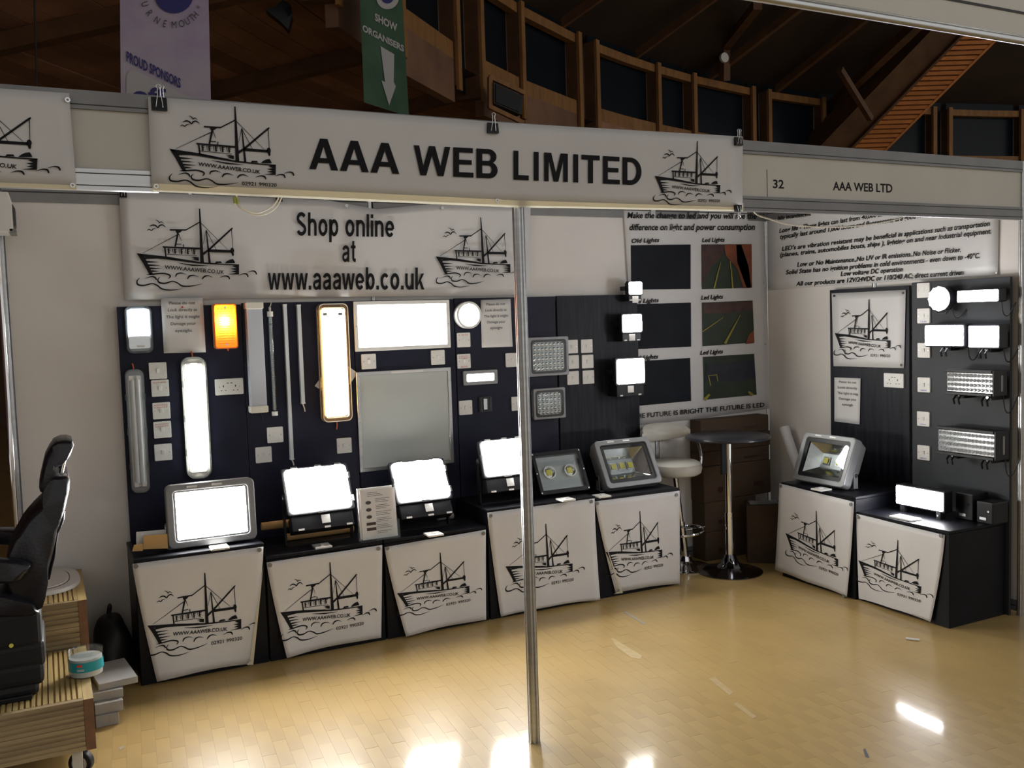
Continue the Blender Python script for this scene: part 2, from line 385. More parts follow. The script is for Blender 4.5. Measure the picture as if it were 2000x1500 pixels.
# ------------------------------------------------------------------ a plain bold grotesque for the big lettering (cap height 1)
def _arc(cx, cy, rx, ry, a0, a1, n=12): return [(cx+rx*math.cos(math.radians(a0+(a1-a0)*i/n)), cy+ry*math.sin(math.radians(a0+(a1-a0)*i/n))) for i in range(n+1)]
def _gl(*parts, w):
    a = Art()
    for p in parts:
        if p[0] == 'p':
            loops = [[Vector((x, y, 0)) for x, y in l] for l in p[1:]]; a.raw([(v.x, v.y) for l in loops for v in l], [tuple(t) for t in tessellate_polygon(loops)])
        elif p[0] == 'r': a.rect(*p[1:])
        else: a.stroke(p[1], p[2])
    return a, w
_W = [(0,1),(.19,1),(.33,.32),(.52,1),(.73,1),(.92,.32),(1.06,1),(1.25,1),(1.02,0),(.82,0),(.625,.68),(.43,0),(.23,0)]
GL = {
 'A': _gl(('p', [(0,0),(.20,0),(.265,.215),(.585,.215),(.65,0),(.855,0),(.54,1),(.32,1)], [(.318,.375),(.532,.375),(.425,.745)]), w=.855),
 'W': _gl(('p', _W), w=1.25), 'E': _gl(('p', [(0,0),(.69,0),(.69,.165),(.2,.165),(.2,.43),(.63,.43),(.63,.59),(.2,.59),(.2,.835),(.67,.835),(.67,1),(0,1)]), w=.69),
 'B': _gl(('p', [(0,0)]+_arc(.44,.285,.285,.285,-90,70,10)+_arc(.41,.745,.275,.255,-55,90,10)+[(0,1)], [(.2,.165)]+_arc(.43,.30,.09,.135,-90,90,8)+[(.2,.435)], [(.2,.59)]+_arc(.41,.715,.08,.122,-90,90,8)+[(.2,.835)]), w=.73),
 'L': _gl(('p', [(0,0),(.62,0),(.62,.17),(.2,.17),(.2,1),(0,1)]), w=.62), 'I': _gl(('r',0,0,.2,1), w=.2),
 'M': _gl(('p', [(0,0),(.185,0),(.185,.76),(.385,0),(.575,0),(.775,.76),(.775,0),(.96,0),(.96,1),(.67,1),(.48,.29),(.29,1),(0,1)]), w=.96),
 'T': _gl(('p', [(.27,0),(.47,0),(.47,.83),(.74,.83),(.74,1),(0,1),(0,.83),(.27,.83)]), w=.74),
 'D': _gl(('p', [(0,0)]+_arc(.33,.5,.44,.5,-90,90,18)+[(0,1)], [(.2,.165)]+_arc(.33,.5,.235,.335,-90,90,14)+[(.2,.835)]), w=.77),
 'S': _gl(('s', _arc(.32,.735,.225,.185,25,250,16)+_arc(.32,.27,.235,.195,70,-160,16), .165), w=.64),
 'h': _gl(('r',0,0,.17,1), ('s', _arc(.285,.45,.2,.21,165,0,10)+[(.485,0)], .165), w=.57), 'n': _gl(('r',0,0,.17,.73), ('s', _arc(.285,.45,.2,.21,165,0,10)+[(.485,0)], .165), w=.57),
 'o': _gl(('s', _arc(.3,.365,.215,.295,0,360,28), .165), w=.6), 'p': _gl(('r',0,-.27,.165,.73), ('s', _arc(.32,.365,.195,.295,0,360,28), .16), w=.6),
 'b': _gl(('r',0,0,.165,1), ('s', _arc(.32,.365,.195,.295,0,360,28), .16), w=.6), 'l': _gl(('r',0,0,.17,1), w=.17), 'i': _gl(('r',0,0,.17,.73), ('r',0,.83,.17,1), w=.17),
 'e': _gl(('s', [(.1,.35),(.50,.35)], .12), ('s', _arc(.29,.365,.21,.295,-3,320,28), .16), w=.58), 'c': _gl(('s', _arc(.29,.365,.21,.295,42,318,26), .165), w=.55),
 'a': _gl(('s', [(.10,.53)]+_arc(.28,.50,.185,.165,150,0,10)+[(.465,0)], .155), ('s', [(.46,.40),(.30,.38)]+_arc(.235,.21,.15,.15,80,290,14)+[(.36,.10),(.45,.20)], .14), w=.56),
 't': _gl(('r',0,.60,.35,.73), ('s', [(.17,.93),(.17,.22)]+_arc(.28,.21,.11,.14,180,280,6)+[(.36,.07)], .16), w=.37),
 'u': _gl(('r',.40,0,.565,.73), ('s', [(.085,.73)]+_arc(.285,.28,.2,.21,180,345,10), .165), w=.57), 'k': _gl(('r',0,0,.165,1), ('p', [(.14,.25),(.39,.73),(.58,.73),(.14,.12)]), ('p', [(.22,.40),(.33,.50),(.60,0),(.40,0)]), w=.6),
 'w': _gl(('p', [(x*.66, y*.73) for x, y in [(0,1),(.25,1),(.38,.36),(.54,1),(.76,1),(.92,.36),(1.05,1),(1.30,1),(1.06,0),(.80,0),(.65,.62),(.50,0),(.24,0)]]), w=.86), '.': _gl(('r',0,0,.18,.18), w=.18)}
KERN = {'AA': -.05, 'LI': .10, 'IM': .12, 'MI': .12, 'IT': .03, 'TE': .03, 'AW': -.05}
def bold_text(s):
    vs, fs, x = [], [], 0.0
    for i, ch in enumerate(s):
        if ch == ' ': x += .34; continue
        a, w_ = GL[ch]; b = len(vs); vs += [(x+p, q) for p, q in a.v]; fs += [tuple(k+b for k in f) for f in a.f]
        x += w_+.10+KERN.get(s[i:i+2], 0)-(.06 if ch == 'w' or s[i+1:i+2] == 'w' else 0)
    return vs, fs
def bold_line(art, s, p0, p1, h):
    vs, fs = bold_text(s); x1 = max(v[0] for v in vs); h0, h1 = h if isinstance(h, tuple) else (h, h); out = []
    for x, y in vs:
        t = x/x1; hh = h0+(h1-h0)*t; out.append((p0[0]+(p1[0]-p0[0])*t, p0[1]+(p1[1]-p0[1])*t-hh*y))
    return art.raw(out, fs)

# ================================================================== the setting
WX, WY, ZT, ZF = 3.057, 1.995, 2.48, 2.17           # right wall, back wall, top of the shell scheme, underside of the fascia
fl = MB().box(-9, 26, -9, 22, -.06, -.004).build('floor', 'floor_block'); fl['kind'] = 'structure'
MB().box(-2.3, 3.2, -1.4, 1.84, -.004, -.0015).build('joint_bed', 'floor_under', fl)
BW, BL = .056, .24; ang = math.radians(-4.5)
blocks = []
for i in range(-48, 70):
    for j in range(-16, 18):
        cx = i*BW; cy = j*BL + (i % 2)*BL/2
        x = cx*math.cos(ang)-cy*math.sin(ang); y = cx*math.sin(ang)+cy*math.cos(ang)
        q = Vector((x, y, 0))-CAM; dz = q.dot(FW)
        if dz < .5: continue
        u = 1000+F_PX*q.dot(RX)/dz; v = 750+F_PX*q.dot(DN)/dz
        if -90 < u < 2090 and v < 1590 and -2.35 < x < 3.25 and -1.45 < y < 1.97: blocks.append((dz, x, y))
blocks.sort()
def blk(mb, x, y):
    a, b = BW/2-.00025, BL/2-.00025; R = Matrix.Translation((x, y, 0)) @ Matrix.Rotation(ang, 4, 'Z')
    mb.T = R @ Matrix.Rotation(random.uniform(-.003, .003), 4, 'X') @ Matrix.Rotation(random.uniform(-.003, .003), 4, 'Y')
    mb.box(-a, a, -b, b, -.0014, 0)
pm = MB().box(-BW/2+.00025, BW/2-.00025, -BL/2+.00025, BL/2-.00025, -.0014, 0).build('wood_block', 'floor_block', fl)
for k, (dz, x, y) in enumerate(blocks[:300]):
    o = pm if k == 0 else pm.copy()
    if k: C.objects.link(o)
    o.location = (x, y, 0); o.rotation_euler = (random.uniform(-.003, .003), random.uniform(-.003, .003), ang)
mb = MB()
for dz, x, y in blocks[300:]: blk(mb, x, y)
o = mb.build('wood_blocks', 'floor_block', fl); o['kind'] = 'stuff'
# ---- octagonal system post
def post_profile(r=.02, notch=.006, gw=.0032):
    out = []
    for k in range(8):
        a = math.radians(45*k); n = Vector((math.cos(a), math.sin(a))); t = Vector((-n.y, n.x)); hw = r*math.tan(math.radians(22.5))
        out += [n*r-t*hw*.98, n*r-t*gw, n*(r-notch)-t*gw, n*(r-notch)+t*gw, n*r+t*gw, n*r+t*hw*.98]
    return [(p.x, p.y) for p in out]
PP = post_profile()
PQ = post_profile(.0225, .0065, .0036)
def post(parent, x, y, z0, z1, name='post', m='aluminium', pf=None):
    pf = pf or PP
    return MB().hexa([(x+a, y+b, z0) for a, b in pf], [(x+a, y+b, z1) for a, b in pf]).build(name, m, parent)
def wallset(name, pts, posts):
    w_ = thing(name, None, None, kind='structure')
    for (x0, y0), (x1, y1) in pts:
        if y0 == y1:
            MB().box(x0+.019, x1-.019, y0-.002, y0+.004, .06, 2.40).build('panel', 'panel_white', w_)
            for z0, z1 in ((2.38, ZT), (.02, .08)):
                r = MB().box(x0+.017, x1-.017, y0-.014, y0+.014, z0, z1).build('rail', 'aluminium_dull', w_)
                MB().box(x0+.02, x1-.02, y0-.0155, y0-.0135, (z0+z1)/2-.003, (z0+z1)/2+.003).build('rail_groove', 'groove_dark', r)
        else:
            MB().box(x0-.004, x0+.002, y0+.019, y1-.019, .06, 2.40).build('panel', 'panel_white', w_)
            for z0, z1 in ((2.38, ZT), (.02, .08)):
                r = MB().box(x0-.014, x0+.014, y0+.017, y1-.017, z0, z1).build('rail', 'aluminium_dull', w_)
                MB().box(x0-.0155, x0-.0135, y0+.02, y1-.02, (z0+z1)/2-.003, (z0+z1)/2+.003).build('rail_groove', 'groove_dark', r)
    for x, y in posts: post(w_, x+(.015 if name == 'wall_right' else 0), y+(.015 if name == 'wall_back' else 0), 0, ZT)
    return w_
bx = [WX-1*k for k in range(5)] + [-1.85]
wallset('wall_back', [((bx[i+1], WY), (bx[i], WY)) for i in range(5)], [(x, WY) for x in bx])
wallset('wall_right', [((WX, 1.0), (WX, WY)), ((WX, 0), (WX, 1.0))], [(WX, 1.0)])
# ---- the front: pole in the middle, pole at the right end, fascia
o = post(None, 0, 0, 0, ZF+.06, 'support_pole', pf=PQ); tag(o, 'slim grooved aluminium pole in the middle holding up the fascia', 'pole')
o = post(None, WX-.002, -.005, 0, ZT, 'support_pole'); tag(o, 'grooved aluminium corner pole at the far right end of the fascia', 'pole')
XL, XM0, XM1, XR = -2.9, at(300, 300, 1, 0).x, at(1450, 300, 1, 0).x, WX-.022
fa = thing('fascia_board', 'long white fascia board with grey rails across the front of the stand', 'fascia', (0, 0, ZF))
MB().box(XL, XR, -.006, .006, .06, .26).build('panel', 'fascia_panel', fa)
r = MB().box(XL, XR, -.016, .016, .252, .31).build('top_rail', 'aluminium_dull', fa)
MB().box(XL, XR, -.0175, -.0155, .264, .267).build('rail_groove', 'groove_dark', r)
for a, b, zb in ((XL, XM0+.01, 0), (XM0+.01, XM1-.01, .034), (XM1-.01, XR, 0)):
    r = MB().box(a, b, -.016, .016, zb, .066).build('bottom_rail', 'aluminium_dull' if a != XL else 'aluminium', fa)
    if zb == 0:
        for z in (.014, .052): MB().box(a, b, -.0175, -.0155, z-.0015, z+.0015).build('rail_groove', 'groove_dark', r)
lines(fa, (('32', (1510,367), (1531,368), 17), ('AAA WEB LTD', (1627,371), (1743,376), 17)), 'ink', local(fa, px_plane(1, -.0068)), off=.02)
A = PxArt(); A.stroke([(1498,331),(1499,386)], 1.2); A.build('panel_seam', 'ink_grey', fa, local(fa, px_plane(1, -.0068)))
# ---- the fascia of the stand opposite, seen from inside it
fb = thing('fascia_board', 'near fascia board of the opposite stand crossing the top right corner', 'fascia', (0, -2.186, ZF))
MB().box(-2.4, 2.2, -.006, .006, .055, .26).build('panel', 'fascia_panel', fb)
MB().box(-2.4, 2.2, -.016, .016, .252, .31).build('top_rail', 'aluminium_dull', fb)
r = MB().box(-2.4, 2.2, -.016, .016, .012, .06).build('bottom_rail', 'fascia_panel', fb)
MB().box(-2.4, 2.2, -.0175, -.015, .048, .052).build('rail_groove', 'groove_dark', r)
MB().cyl((-2.4, -.012, .004), (2.2, -.012, .004), .0065, n=10).build('rail_lip', 'aluminium', fb, smooth=True)

# ================================================================== the hall behind
CX, CY, RR, ZR = 13.315, -4.792, 15.79, 6.0
def pol(a, r, z): a = math.radians(a); return Vector((CX+r*math.cos(a), CY+r*math.sin(a), z))
hall = MB()
for k in range(30):                                    # hall wall far behind, under the low roof
    a0, a1 = 60+k*5, 65+k*5
    p, q, p2, q2 = pol(a0, 27, -.05), pol(a1, 27, -.05), pol(a0, 27, 3.6), pol(a1, 27, 3.6)
    hall.add([p, q, q2, p2], [(0, 1, 2, 3)])
o = hall.build('wall_hall', 'hall_brown'); o['kind'] = 'structure'
ce = thing('ceiling', None, None, kind='structure')
def soff(r): return 4.72-(r-RR)*.115                   # the low roof falls away outwards from the ring
def plank(a0, a1, r0, r1, dz=0):
    mb = MB(); n = 3
    lo = []; 
    vs = []; fs = []
    for i in range(n+1):
        a = a0+(a1-a0)*i/n
        vs += [pol(a, r0, soff(r0)+dz), pol(a, r1, soff(r1)+dz), pol(a, r0, soff(r0)+.03+dz), pol(a, r1, soff(r1)+.03+dz)]
    for i in range(n):
        b = 4*i; c = b+4
        fs += [(b, b+1, c+1, c), (b+2, c+2, c+3, b+3), (b, c, c+2, b+2), (b+1, b+3, c+3, c+1)]
    mb.add(vs, fs); return mb
edges = [60, 69, 78, 87, 96, 105, 114, 123, 129, 136.5, 144, 151.5, 159, 168]
rest = MB(); cnt = 0
for s_ in range(len(edges)-1):
    for k in range(44):
        r0 = RR+.25+k*.24; 
        near = 123 <= edges[s_] < 160 and k < 40
        mb = plank(edges[s_]+.05, edges[s_+1]-.05, r0, r0+.228, random.uniform(0, .012))
        if near and cnt < 240: mb.build('plank', 'timber_plank', ce); cnt += 1
        else: rest.add(mb.v, mb.f)
o = rest.build('planks', 'timber_plank', ce); o['kind'] = 'stuff'
sh = MB()
for k in range(36):
    a0, a1 = 50+k*3.4, 53.4+k*3.4
    sh.add([pol(a0, RR, soff(RR)+.06), pol(a1, RR, soff(RR)+.06), pol(a1, 27.2, soff(27.2)+.06), pol(a0, 27.2, soff(27.2)+.06)], [(0, 1, 2, 3)])
sh.build('roof_deck', 'roof_dark', ce)
for a in edges:
    mb = MB(); n = Vector((-math.sin(math.radians(a)), math.cos(math.radians(a)), 0))*.07
    p, q = pol(a, RR, soff(RR)), pol(a, 26.5, soff(26.5)); d = Vector((0, 0, -.16))
    mb.hexa([p-n, p+n, p+n+d, p-n+d], [q-n, q+n, q+n+d, q-n+d]).build('roof_beam', 'timber_dark', ce)
# ---- high roof inside the ring
hr = MB()
for k in range(40):
    a0, a1 = 30+k*4, 34+k*4
    hr.add([pol(a0, RR+.6, ZR+.0), pol(a1, RR+.6, ZR+.0), pol(a1, 3, 11.2), pol(a0, 3, 11.2)], [(0, 1, 2, 3)])
o = hr.build('ceiling_high', 'roof_dark'); o['kind'] = 'structure'
for a, w2 in ((104, .05), (112, .03), (120, .03), (97, .05), (128, .05), (86, .05)):
    mb = MB(); n = Vector((-math.sin(math.radians(a)), math.cos(math.radians(a)), 0))*w2
    p, q = pol(a, RR, ZR+.14), pol(a, 3.5, 11.0); d = Vector((0, 0, -.14))
    mb.hexa([p-n, p+n, p+n+d, p-n+d], [q-n, q+n, q+n+d, q-n+d]).build('rafter', 'timber_dark', o)
# ---- ring of timber framed dark windows
rg = thing('wall_ring', None, None, kind='structure')
ZB = 4.86
def ringpost(a, w_=.13, d=.26, z0=ZB-.35, z1=ZR):
    p = pol(a, RR, 0); T = Matrix.Translation(p) @ Matrix.Rotation(math.radians(a), 4, 'Z')
    o = MB(T).box(-.04, d, -w_*.5, w_*.5, z0, z1).build('ring_post', 'timber_dark', rg)
    MB(T).box(-.075, -.04, -w_*.38, w_*.38, z0-.05, z1+.03).build('post_face', 'timber_light', o)
def ang_of(u, v): 
    p = at(u, v, 2, ZR); return math.degrees(math.atan2(p.y-CY, p.x-CX))
PA = [ang_of(*q) for q in ((1013,8),(1117,70),(1152,85),(1286,126),(1360,145),(1463,174),(1498,178.5))]
PA = [143, 137, 131.5, 129.0] + PA + [92.3, 90.2, 81.2, 79.7, 73.0, 71.2, 64, 62]
for a in PA: ringpost(a)
def rail(a0, a1, z0, z1, m, nm, dd=0):
    n = max(1, int(abs(a1-a0)/3)); vs = []; fs = []
    for i in range(n+1):
        a = a0+(a1-a0)*i/n
        vs += [pol(a, RR-.02+dd, z0), pol(a, RR+.10+dd, z0), pol(a, RR+.10+dd, z1), pol(a, RR-.02+dd, z1)]
    for i in range(n):
        b = 4*i; fs += [(b+j, b+(j+1) % 4, b+4+(j+1) % 4, b+4+j) for j in range(4)]
    fs += [(0, 1, 2, 3), tuple(range(4*n, 4*n+4))]
    return MB().add(vs, fs).build(nm, m, rg)
for i in range(len(PA)-1):
    a0, a1 = PA[i]-.25, PA[i+1]+.25
    wide = abs(PA[i]-PA[i+1]) > 3
    MB().add([pol(a0, RR+.16, ZB-.3), pol(a1, RR+.16, ZB-.3), pol(a1, RR+.16, ZR+.4), pol(a0, RR+.16, ZR+.4)], [(0, 1, 2, 3)]).build('window_pane', 'night_glass', rg)
    if wide:
        rail(a0, a1, ZR-.13, ZR, 'timber_light', 'top_rail'); rail(a0, a1, ZB-.05, ZB+.15, 'timber_light', 'sill_rail')
        rail(a0, a1, ZB-.55, ZB-.05, 'timber_plank', 'apron')
# ---- slatted beam
bm_ = thing('slatted_beam', 'broad orange slatted timber beam rising across the dark roof', 'beam', (0, 0, 0))
def ray(u, v, depth): return CAM+(RX*((u-1000)/F_PX)+DN*((v-750)/F_PX)+FW)*depth
Pb = ray(1692, 296, 18.4); Pt = ray(1908, 78, 17.2); ax = (Pt-Pb).normalized(); sd = Vector((math.cos(YAW), -math.sin(YAW), 0)); nn = ax.cross(sd).normalized(); nn = nn if nn.z > 0 else -nn
Ln = (Pt-Pb).length; hw = 36/F_PX*18.2
T = Matrix(((sd.x, ax.x, nn.x, Pb.x), (sd.y, ax.y, nn.y, Pb.y), (sd.z, ax.z, nn.z, Pb.z), (0, 0, 0, 1)))
MB(T).box(-hw*.96, hw*.96, -.8, Ln+1.4, .16, .75).build('beam_core', 'roof_dark', bm_)
MB(T).box(-hw-.03, -hw+.03, -.8, Ln+1.4, -.01, .62).build('side_board', 'timber_dark', bm_); MB(T).box(hw-.03, hw+.03, -.8, Ln+1.4, -.012, .62).build('side_board', 'timber_orange', bm_)
MB(T).box(-hw-.62, -hw-.03, -.8, Ln+1.4, .10, .80).build('main_beam', 'timber_dark', bm_)
ns = 40
for k in range(ns):
    y0 = -.7+k*(Ln+2)/ns
    MB(T).box(-hw+.03, hw-.03, y0, y0+(Ln+2)/ns*.70, .0, .07).build('slat', 'timber_orange', bm_)
# braces and loose timbers near the beam
for (u0, v0, Y0), (u1, v1, Y1), w_, nm, lb in (((1640, 135, 9.2), (1700, 232, 9.6), .07, 'roof_brace', 'slanting timber brace meeting the left side of the slatted beam'),
        ((1620, 210, 11.2), (1905, -60, 6.2), .12, 'roof_brace', 'dark timber rafter running up left of the slatted beam'),
        ((1415, 158, 10.2), (1415, 90, 10.1), .10, 'roof_strut', 'short upright timber strut with a round white disc above the window ring'),
        ((1415, 92, 10.1), (1480, 10, 8.4), .10, 'roof_brace', 'slanting timber above the strut with the round disc')):
    o = MB().cyl(at(u0, v0, 1, Y0), at(u1, v1, 1, Y1), w_, n=4).build(nm, 'timber_dark'); tag(o, lb, 'timber')
    if nm == 'roof_strut': 
        c_ = at(1416, 112, 1, 9.95); MB().cyl(c_, c_+Vector((0, .05, 0)), .085, n=20).build('disc', 'switch_white', o)
# loudspeakers hung in the roof
sp = thing('loudspeaker', 'black box loudspeaker hung under the timber window ring', 'speaker', at(990, 190, 1, 7.0))
c0 = [at(u, v, 1, 7.0)-at(990, 190, 1, 7.0) for u, v in ((964,160),(1022,188),(1018,224),(964,201))]
MB().hexa(c0, [p+Vector((.1, .35, .05)) for p in c0]).build('cabinet', 'plastic_black', sp)
MB().hexa([p*.86+Vector((0, -.012, 0)) for p in c0], [p*.86 for p in c0]).build('grille', 'rubber', sp)
tr = MB()
for (u0, v0), (u1, v1) in (((955,150),(1024,182)),((955,208),(1022,240)),((957,150),(957,212))): tr.cyl(at(u0, v0, 1, 7.05), at(u1, v1, 1, 7.05), .035, n=4)
o = tr.build('speaker_frame', 'timber_light'); tag(o, 'timber frame around the black loudspeaker under the ring', 'frame')
lp = thing('stage_lamp', 'dark stage lamp hanging from the plank roof between the two hanging banners', 'lamp', at(545, 30, 1, 5.0))
q = at(545, 30, 1, 5.0)
c1 = [at(u, v, 1, 5.0)-q for u, v in ((518,18),(536,12),(552,0),(566,6),(570,30),(563,58),(548,42))]
MB().hexa(c1, [p+Vector((.06, .2, .02)) for p in c1]).build('housing', 'plastic_black', lp)
c2 = [at(u, v, 1, 4.98)-q for u, v in ((556,18),(568,10),(571,26),(564,32))]
MB().hexa(c2, [p+Vector((0, .03, 0)) for p in c2]).build('lens', 'clear_grey', lp)
MB().cyl(at(552, 0, 1, 5.05)-q, at(552, -40, 1, 5.05)-q, .012, n=8).build('hanger', 'plastic_black', lp)
o = MB().tube([at(66, -40, 1, 4.5), at(69, 60, 1, 4.5), at(72, 180, 1, 4.5)], .006).build('hanging_wire', 'cable_black'); tag(o, 'thin dark wire hanging from the roof at far left', 'wire')
# hanging banners
hb = thing('hanging_banner', 'lilac and white hanging banner with blue disc and Proud Sponsors lettering', 'banner', at(322, 190, 1, 4.0))
pl = px_plane(1, 4.0); f3 = local(hb, px_plane(1, 3.992)); f4 = local(hb, px_plane(1, 3.988))
g = [(u, v) for u, v in ((234,-60),(406,-60),(412,200),(236,200))]
MB().hexa([local(hb, pl)(*q) for q in g], [local(hb, px_plane(1, 4.006))(*q) for q in g]).build('cloth', 'banner_lilac', hb)
A = PxArt(); A.ell(340, -8, 37, 34, 28); A.build('blue_disc', 'ink_navy', hb, f4)
A = PxArt()
for ch, t in zip('BOURNEMOUTH*', (200, 181, 163, 143, 123, 106, 88, 73, 61, 50, 41, 25)):
    a = math.radians(t); cx, cy = 338+57*math.cos(a), -9+57*math.sin(a); ux = Vector((-math.cos(a), -math.sin(a))); tx = Vector((math.sin(a), -math.cos(a)))
    vs, fs = text2d(ch); xm = (min(v[0] for v in vs)+max(v[0] for v in vs))/2; sz = 20
    PxArt().raw([(cx+tx.x*(x-xm)*sz*.72+ux.x*(y-.36)*sz, cy+tx.y*(x-xm)*sz*.72+ux.y*(y-.36)*sz) for x, y in vs], fs).build('emblem_letter', 'ink_grey', hb, f4)
lines(hb, (('PROUD SPONSORS', (247,119), (353,172), (20,19)), ('off', (259,198), (324,206), 33)), 'ink_navy', f4, off=.03)
A = PxArt(); A.poly([(247,200),(247,150),(252,140),(262,137),(376,192),(376,200)]); A.build('white_shape', 'banner_print', hb, f3)
gb = thing('hanging_banner', 'green hanging banner with white arrow and Show Organisers lettering', 'banner', at(750, 210, 1, 4.5))
dirv = Vector((.80, .60, 0)); g0 = at(706, 60, 1, 4.5)
nrm = Vector((-dirv.y, dirv.x, 0))
def gpl(off):
    def fn(u, v):
        d = RX*((u-1000)/F_PX)+DN*((v-750)/F_PX)+FW
        t = ((g0-nrm*off)-CAM).dot(nrm)/d.dot(nrm); return CAM+d*t
    return fn
g = [(702,-60),(783,-60),(786,0),(791,90),(799,228),(755,214),(711,200),(708,120),(704,30)]
MB().hexa([local(gb, gpl(0))(*q) for q in g], [local(gb, gpl(-.006))(*q) for q in g]).build('cloth', 'banner_green', gb)
lines(gb, (('SHOW', (732,39), (776,62), (14,15)), ('ORGANISERS', (708,60), (789,101), (13,12))), 'banner_print', local(gb, gpl(.006)), off=.04)
A = PxArt(); A.poly([(743,90),(770,106),(769,160),(773,169),(760,206),(745,157),(752,160)]); A.build('arrow', 'banner_print', gb, local(gb, gpl(.006)))
A = PxArt(); A.ell(757, -4, 22, 22, 24); A.build('emblem_ground', 'banner_print', gb, local(gb, gpl(.006)))
A = PxArt(); A.ell(757, -5, 12, 12, 20); A.build('emblem_disc', 'ink_navy', gb, local(gb, gpl(.010)))

# ================================================================== printed vinyl
def sheet(name, label, cat, ax, val, top, bot, m='vinyl', nx=28, nz=8, wave=.004, group=None, parts=None, thick=.0008, seed=0, trim=None):
    """a hung sheet: its upper and lower edges as lines, meshed between, with soft waves across its plane"""
    def along(pl, t):
        L_ = [0]
        for i in range(len(pl)-1): L_.append(L_[-1]+math.dist(pl[i], pl[i+1]))
        s = t*L_[-1]
        for i in range(len(pl)-1):
            if s <= L_[i+1]+1e-9: k = (s-L_[i])/(L_[i+1]-L_[i]); return (pl[i][0]+(pl[i+1][0]-pl[i][0])*k, pl[i][1]+(pl[i+1][1]-pl[i][1])*k)
        return pl[-1]
    base = at(*along(bot, .5), ax, val); o = thing(name, label, cat, base, RIGHT if ax == 0 else 0, group)
    rnd = random.Random(seed); ph = [rnd.uniform(0, 6) for _ in range(4)]
    inv = FR[o].inverted(); vs = []; fs = []
    for j in range(nz+1):
        for i in range(nx+1):
            a = along(top, i/nx); b = along(bot, i/nx); t = j/nz
            p = at(a[0]+(b[0]-a[0])*t, a[1]+(b[1]-a[1])*t, ax, val)
            p[ax] -= wave*(.5+.5*math.sin(i/nx*9+ph[0]+t*1.5))*(.4+.6*math.sin(t*2.4+ph[1])**2)
            vs.append(inv @ p)
    for j in range(nz):
        for i in range(nx): k = j*(nx+1)+i; fs.append((k, k+1, k+nx+2, k+nx+1))
    ob = MB().add(vs, fs).build('vinyl_sheet', m, o, smooth=True)
    sm = ob.modifiers.new('thickness', 'SOLIDIFY'); sm.thickness = thick
    return o
def eyelet(parent, u, v, ax, val, r=.008, m='steel'):
    c = FR[parent].inverted() @ at(u, v, ax, val)
    return MB(Matrix.Translation(c)).ring(circ(r, 14), circ(r*.45, 14), -.002, .001).build('eyelet', m, parent)
def boat(parent, src, px, ax, val, art=BOAT_TEL, m='ink', nm='boat_emblem'):
    return art.build(nm, m, parent, local(parent, affine(src, [at(u, v, ax, val) for u, v in px])))
# main fascia banner
mbn = sheet('fascia_banner', 'wide white vinyl banner lettered AAA WEB LIMITED with a boat at each end', 'banner', 1, -.034,
            [(289,189),(620,212),(960,238),(1450,267)], [(296,358),(700,376),(1000,391),(1450,405)], nx=40, wave=.003)
def strip(parent, nm, m, a, b, ax, val):
    n = len(a); vs = [FR[parent].inverted() @ at(*q, ax, val) for q in a+b]
    o = MB().add(vs, [(i, i+1, n+i+1, n+i) for i in range(n-1)]).build(nm, m, parent); mo = o.modifiers.new('t', 'SOLIDIFY'); mo.thickness = .0008; return o
e0 = [(296,358),(700,376),(1000,391),(1450,405)]; e1 = [(299,371),(700,388),(1000,401),(1450,410)]; e2 = [(300,374.5),(700,392.5),(1000,405),(1450,413)]
strip(mbn, 'hem', 'vinyl_hem', e0, e1, 1, -.034); strip(mbn, 'hem_edge_lit', 'vinyl_edge_lit', e1, e2, 1, -.034)
for s_, p0, p1, h_ in (('AAA', (604,330), (780,340), (61,59)), ('WEB', (808,341.5), (972,349), (58,57)), ('LIMITED', (1003,351), (1253,362), (57,53))):
    bold_line(PxArt(), s_, p0, p1, h_).build('lettering', 'ink', mbn, local(mbn, px_plane(1, -.039)))
boat(mbn, (BOW, MAST, WAVE), ((331,290.4),(458.7,207.9),(574.2,343.2)), 1, -.039)
boat(mbn, (BOW, MAST, WAVE), ((1279,343.4),(1362,275.5),(1428.5,377)), 1, -.039)
for u, v in ((305,364),(971,392)): eyelet(mbn, u, v, 1, -.037)
# its neighbour, cut by the left edge of the picture
sb = sheet('fascia_banner', 'white boat banner on the fascia cut off by the left picture edge', 'banner', 1, -.034, [(-330,150),(-100,166),(135,182)], [(-320,345),(-100,352),(149,362)], nx=20, wave=.006, seed=3)
strip(sb, 'hem', 'vinyl_hem', [(-320,345),(-100,352),(149,362)], [(-320,354),(-100,361),(150,371)], 1, -.034)
boat(sb, (BOOM, STERN, WAVE), ((60.4,228.7),(73.3,309.6),(117.8,333)), 1, -.041, BOAT)
for u, v in ((132,195),(142,362)): eyelet(sb, u, v, 1, -.040)
# Shop online banner on the back wall
so = sheet('wall_banner', 'white wall banner reading Shop online at www.aaaweb.co.uk between two boats', 'banner', 1, 1.972,
           [(232,374),(450,384),(640,391),(735,409),(850,398),(1036,401)], [(244,586),(640,580),(1033,577)], nx=40, nz=12, wave=.012, seed=1)
for s_, p0, p1, h_ in (('Shop online', (579,460), (770,463), (46,43)), ('at', (668,511.5), (695,511.5), 44), ('www.aaaweb.co.uk', (523,566), (829,565.5), (45,43))):
    bold_line(PxArt(), s_, p0, p1, h_).build('lettering', 'ink', so, local(so, px_plane(1, 1.957)))
boat(so, (BOW, MAST, WAVE), ((267.3,494.7),(389.6,407.3),(501.2,536)), 1, 1.957, BOAT)
boat(so, (BOW, MAST, STERN), ((851.2,500.8),(938.8,424.5),(996.9,515.8)), 1, 1.957, BOAT)
for u, v in ((677,402),(864,406)): eyelet(so, u, v, 1, 1.955)
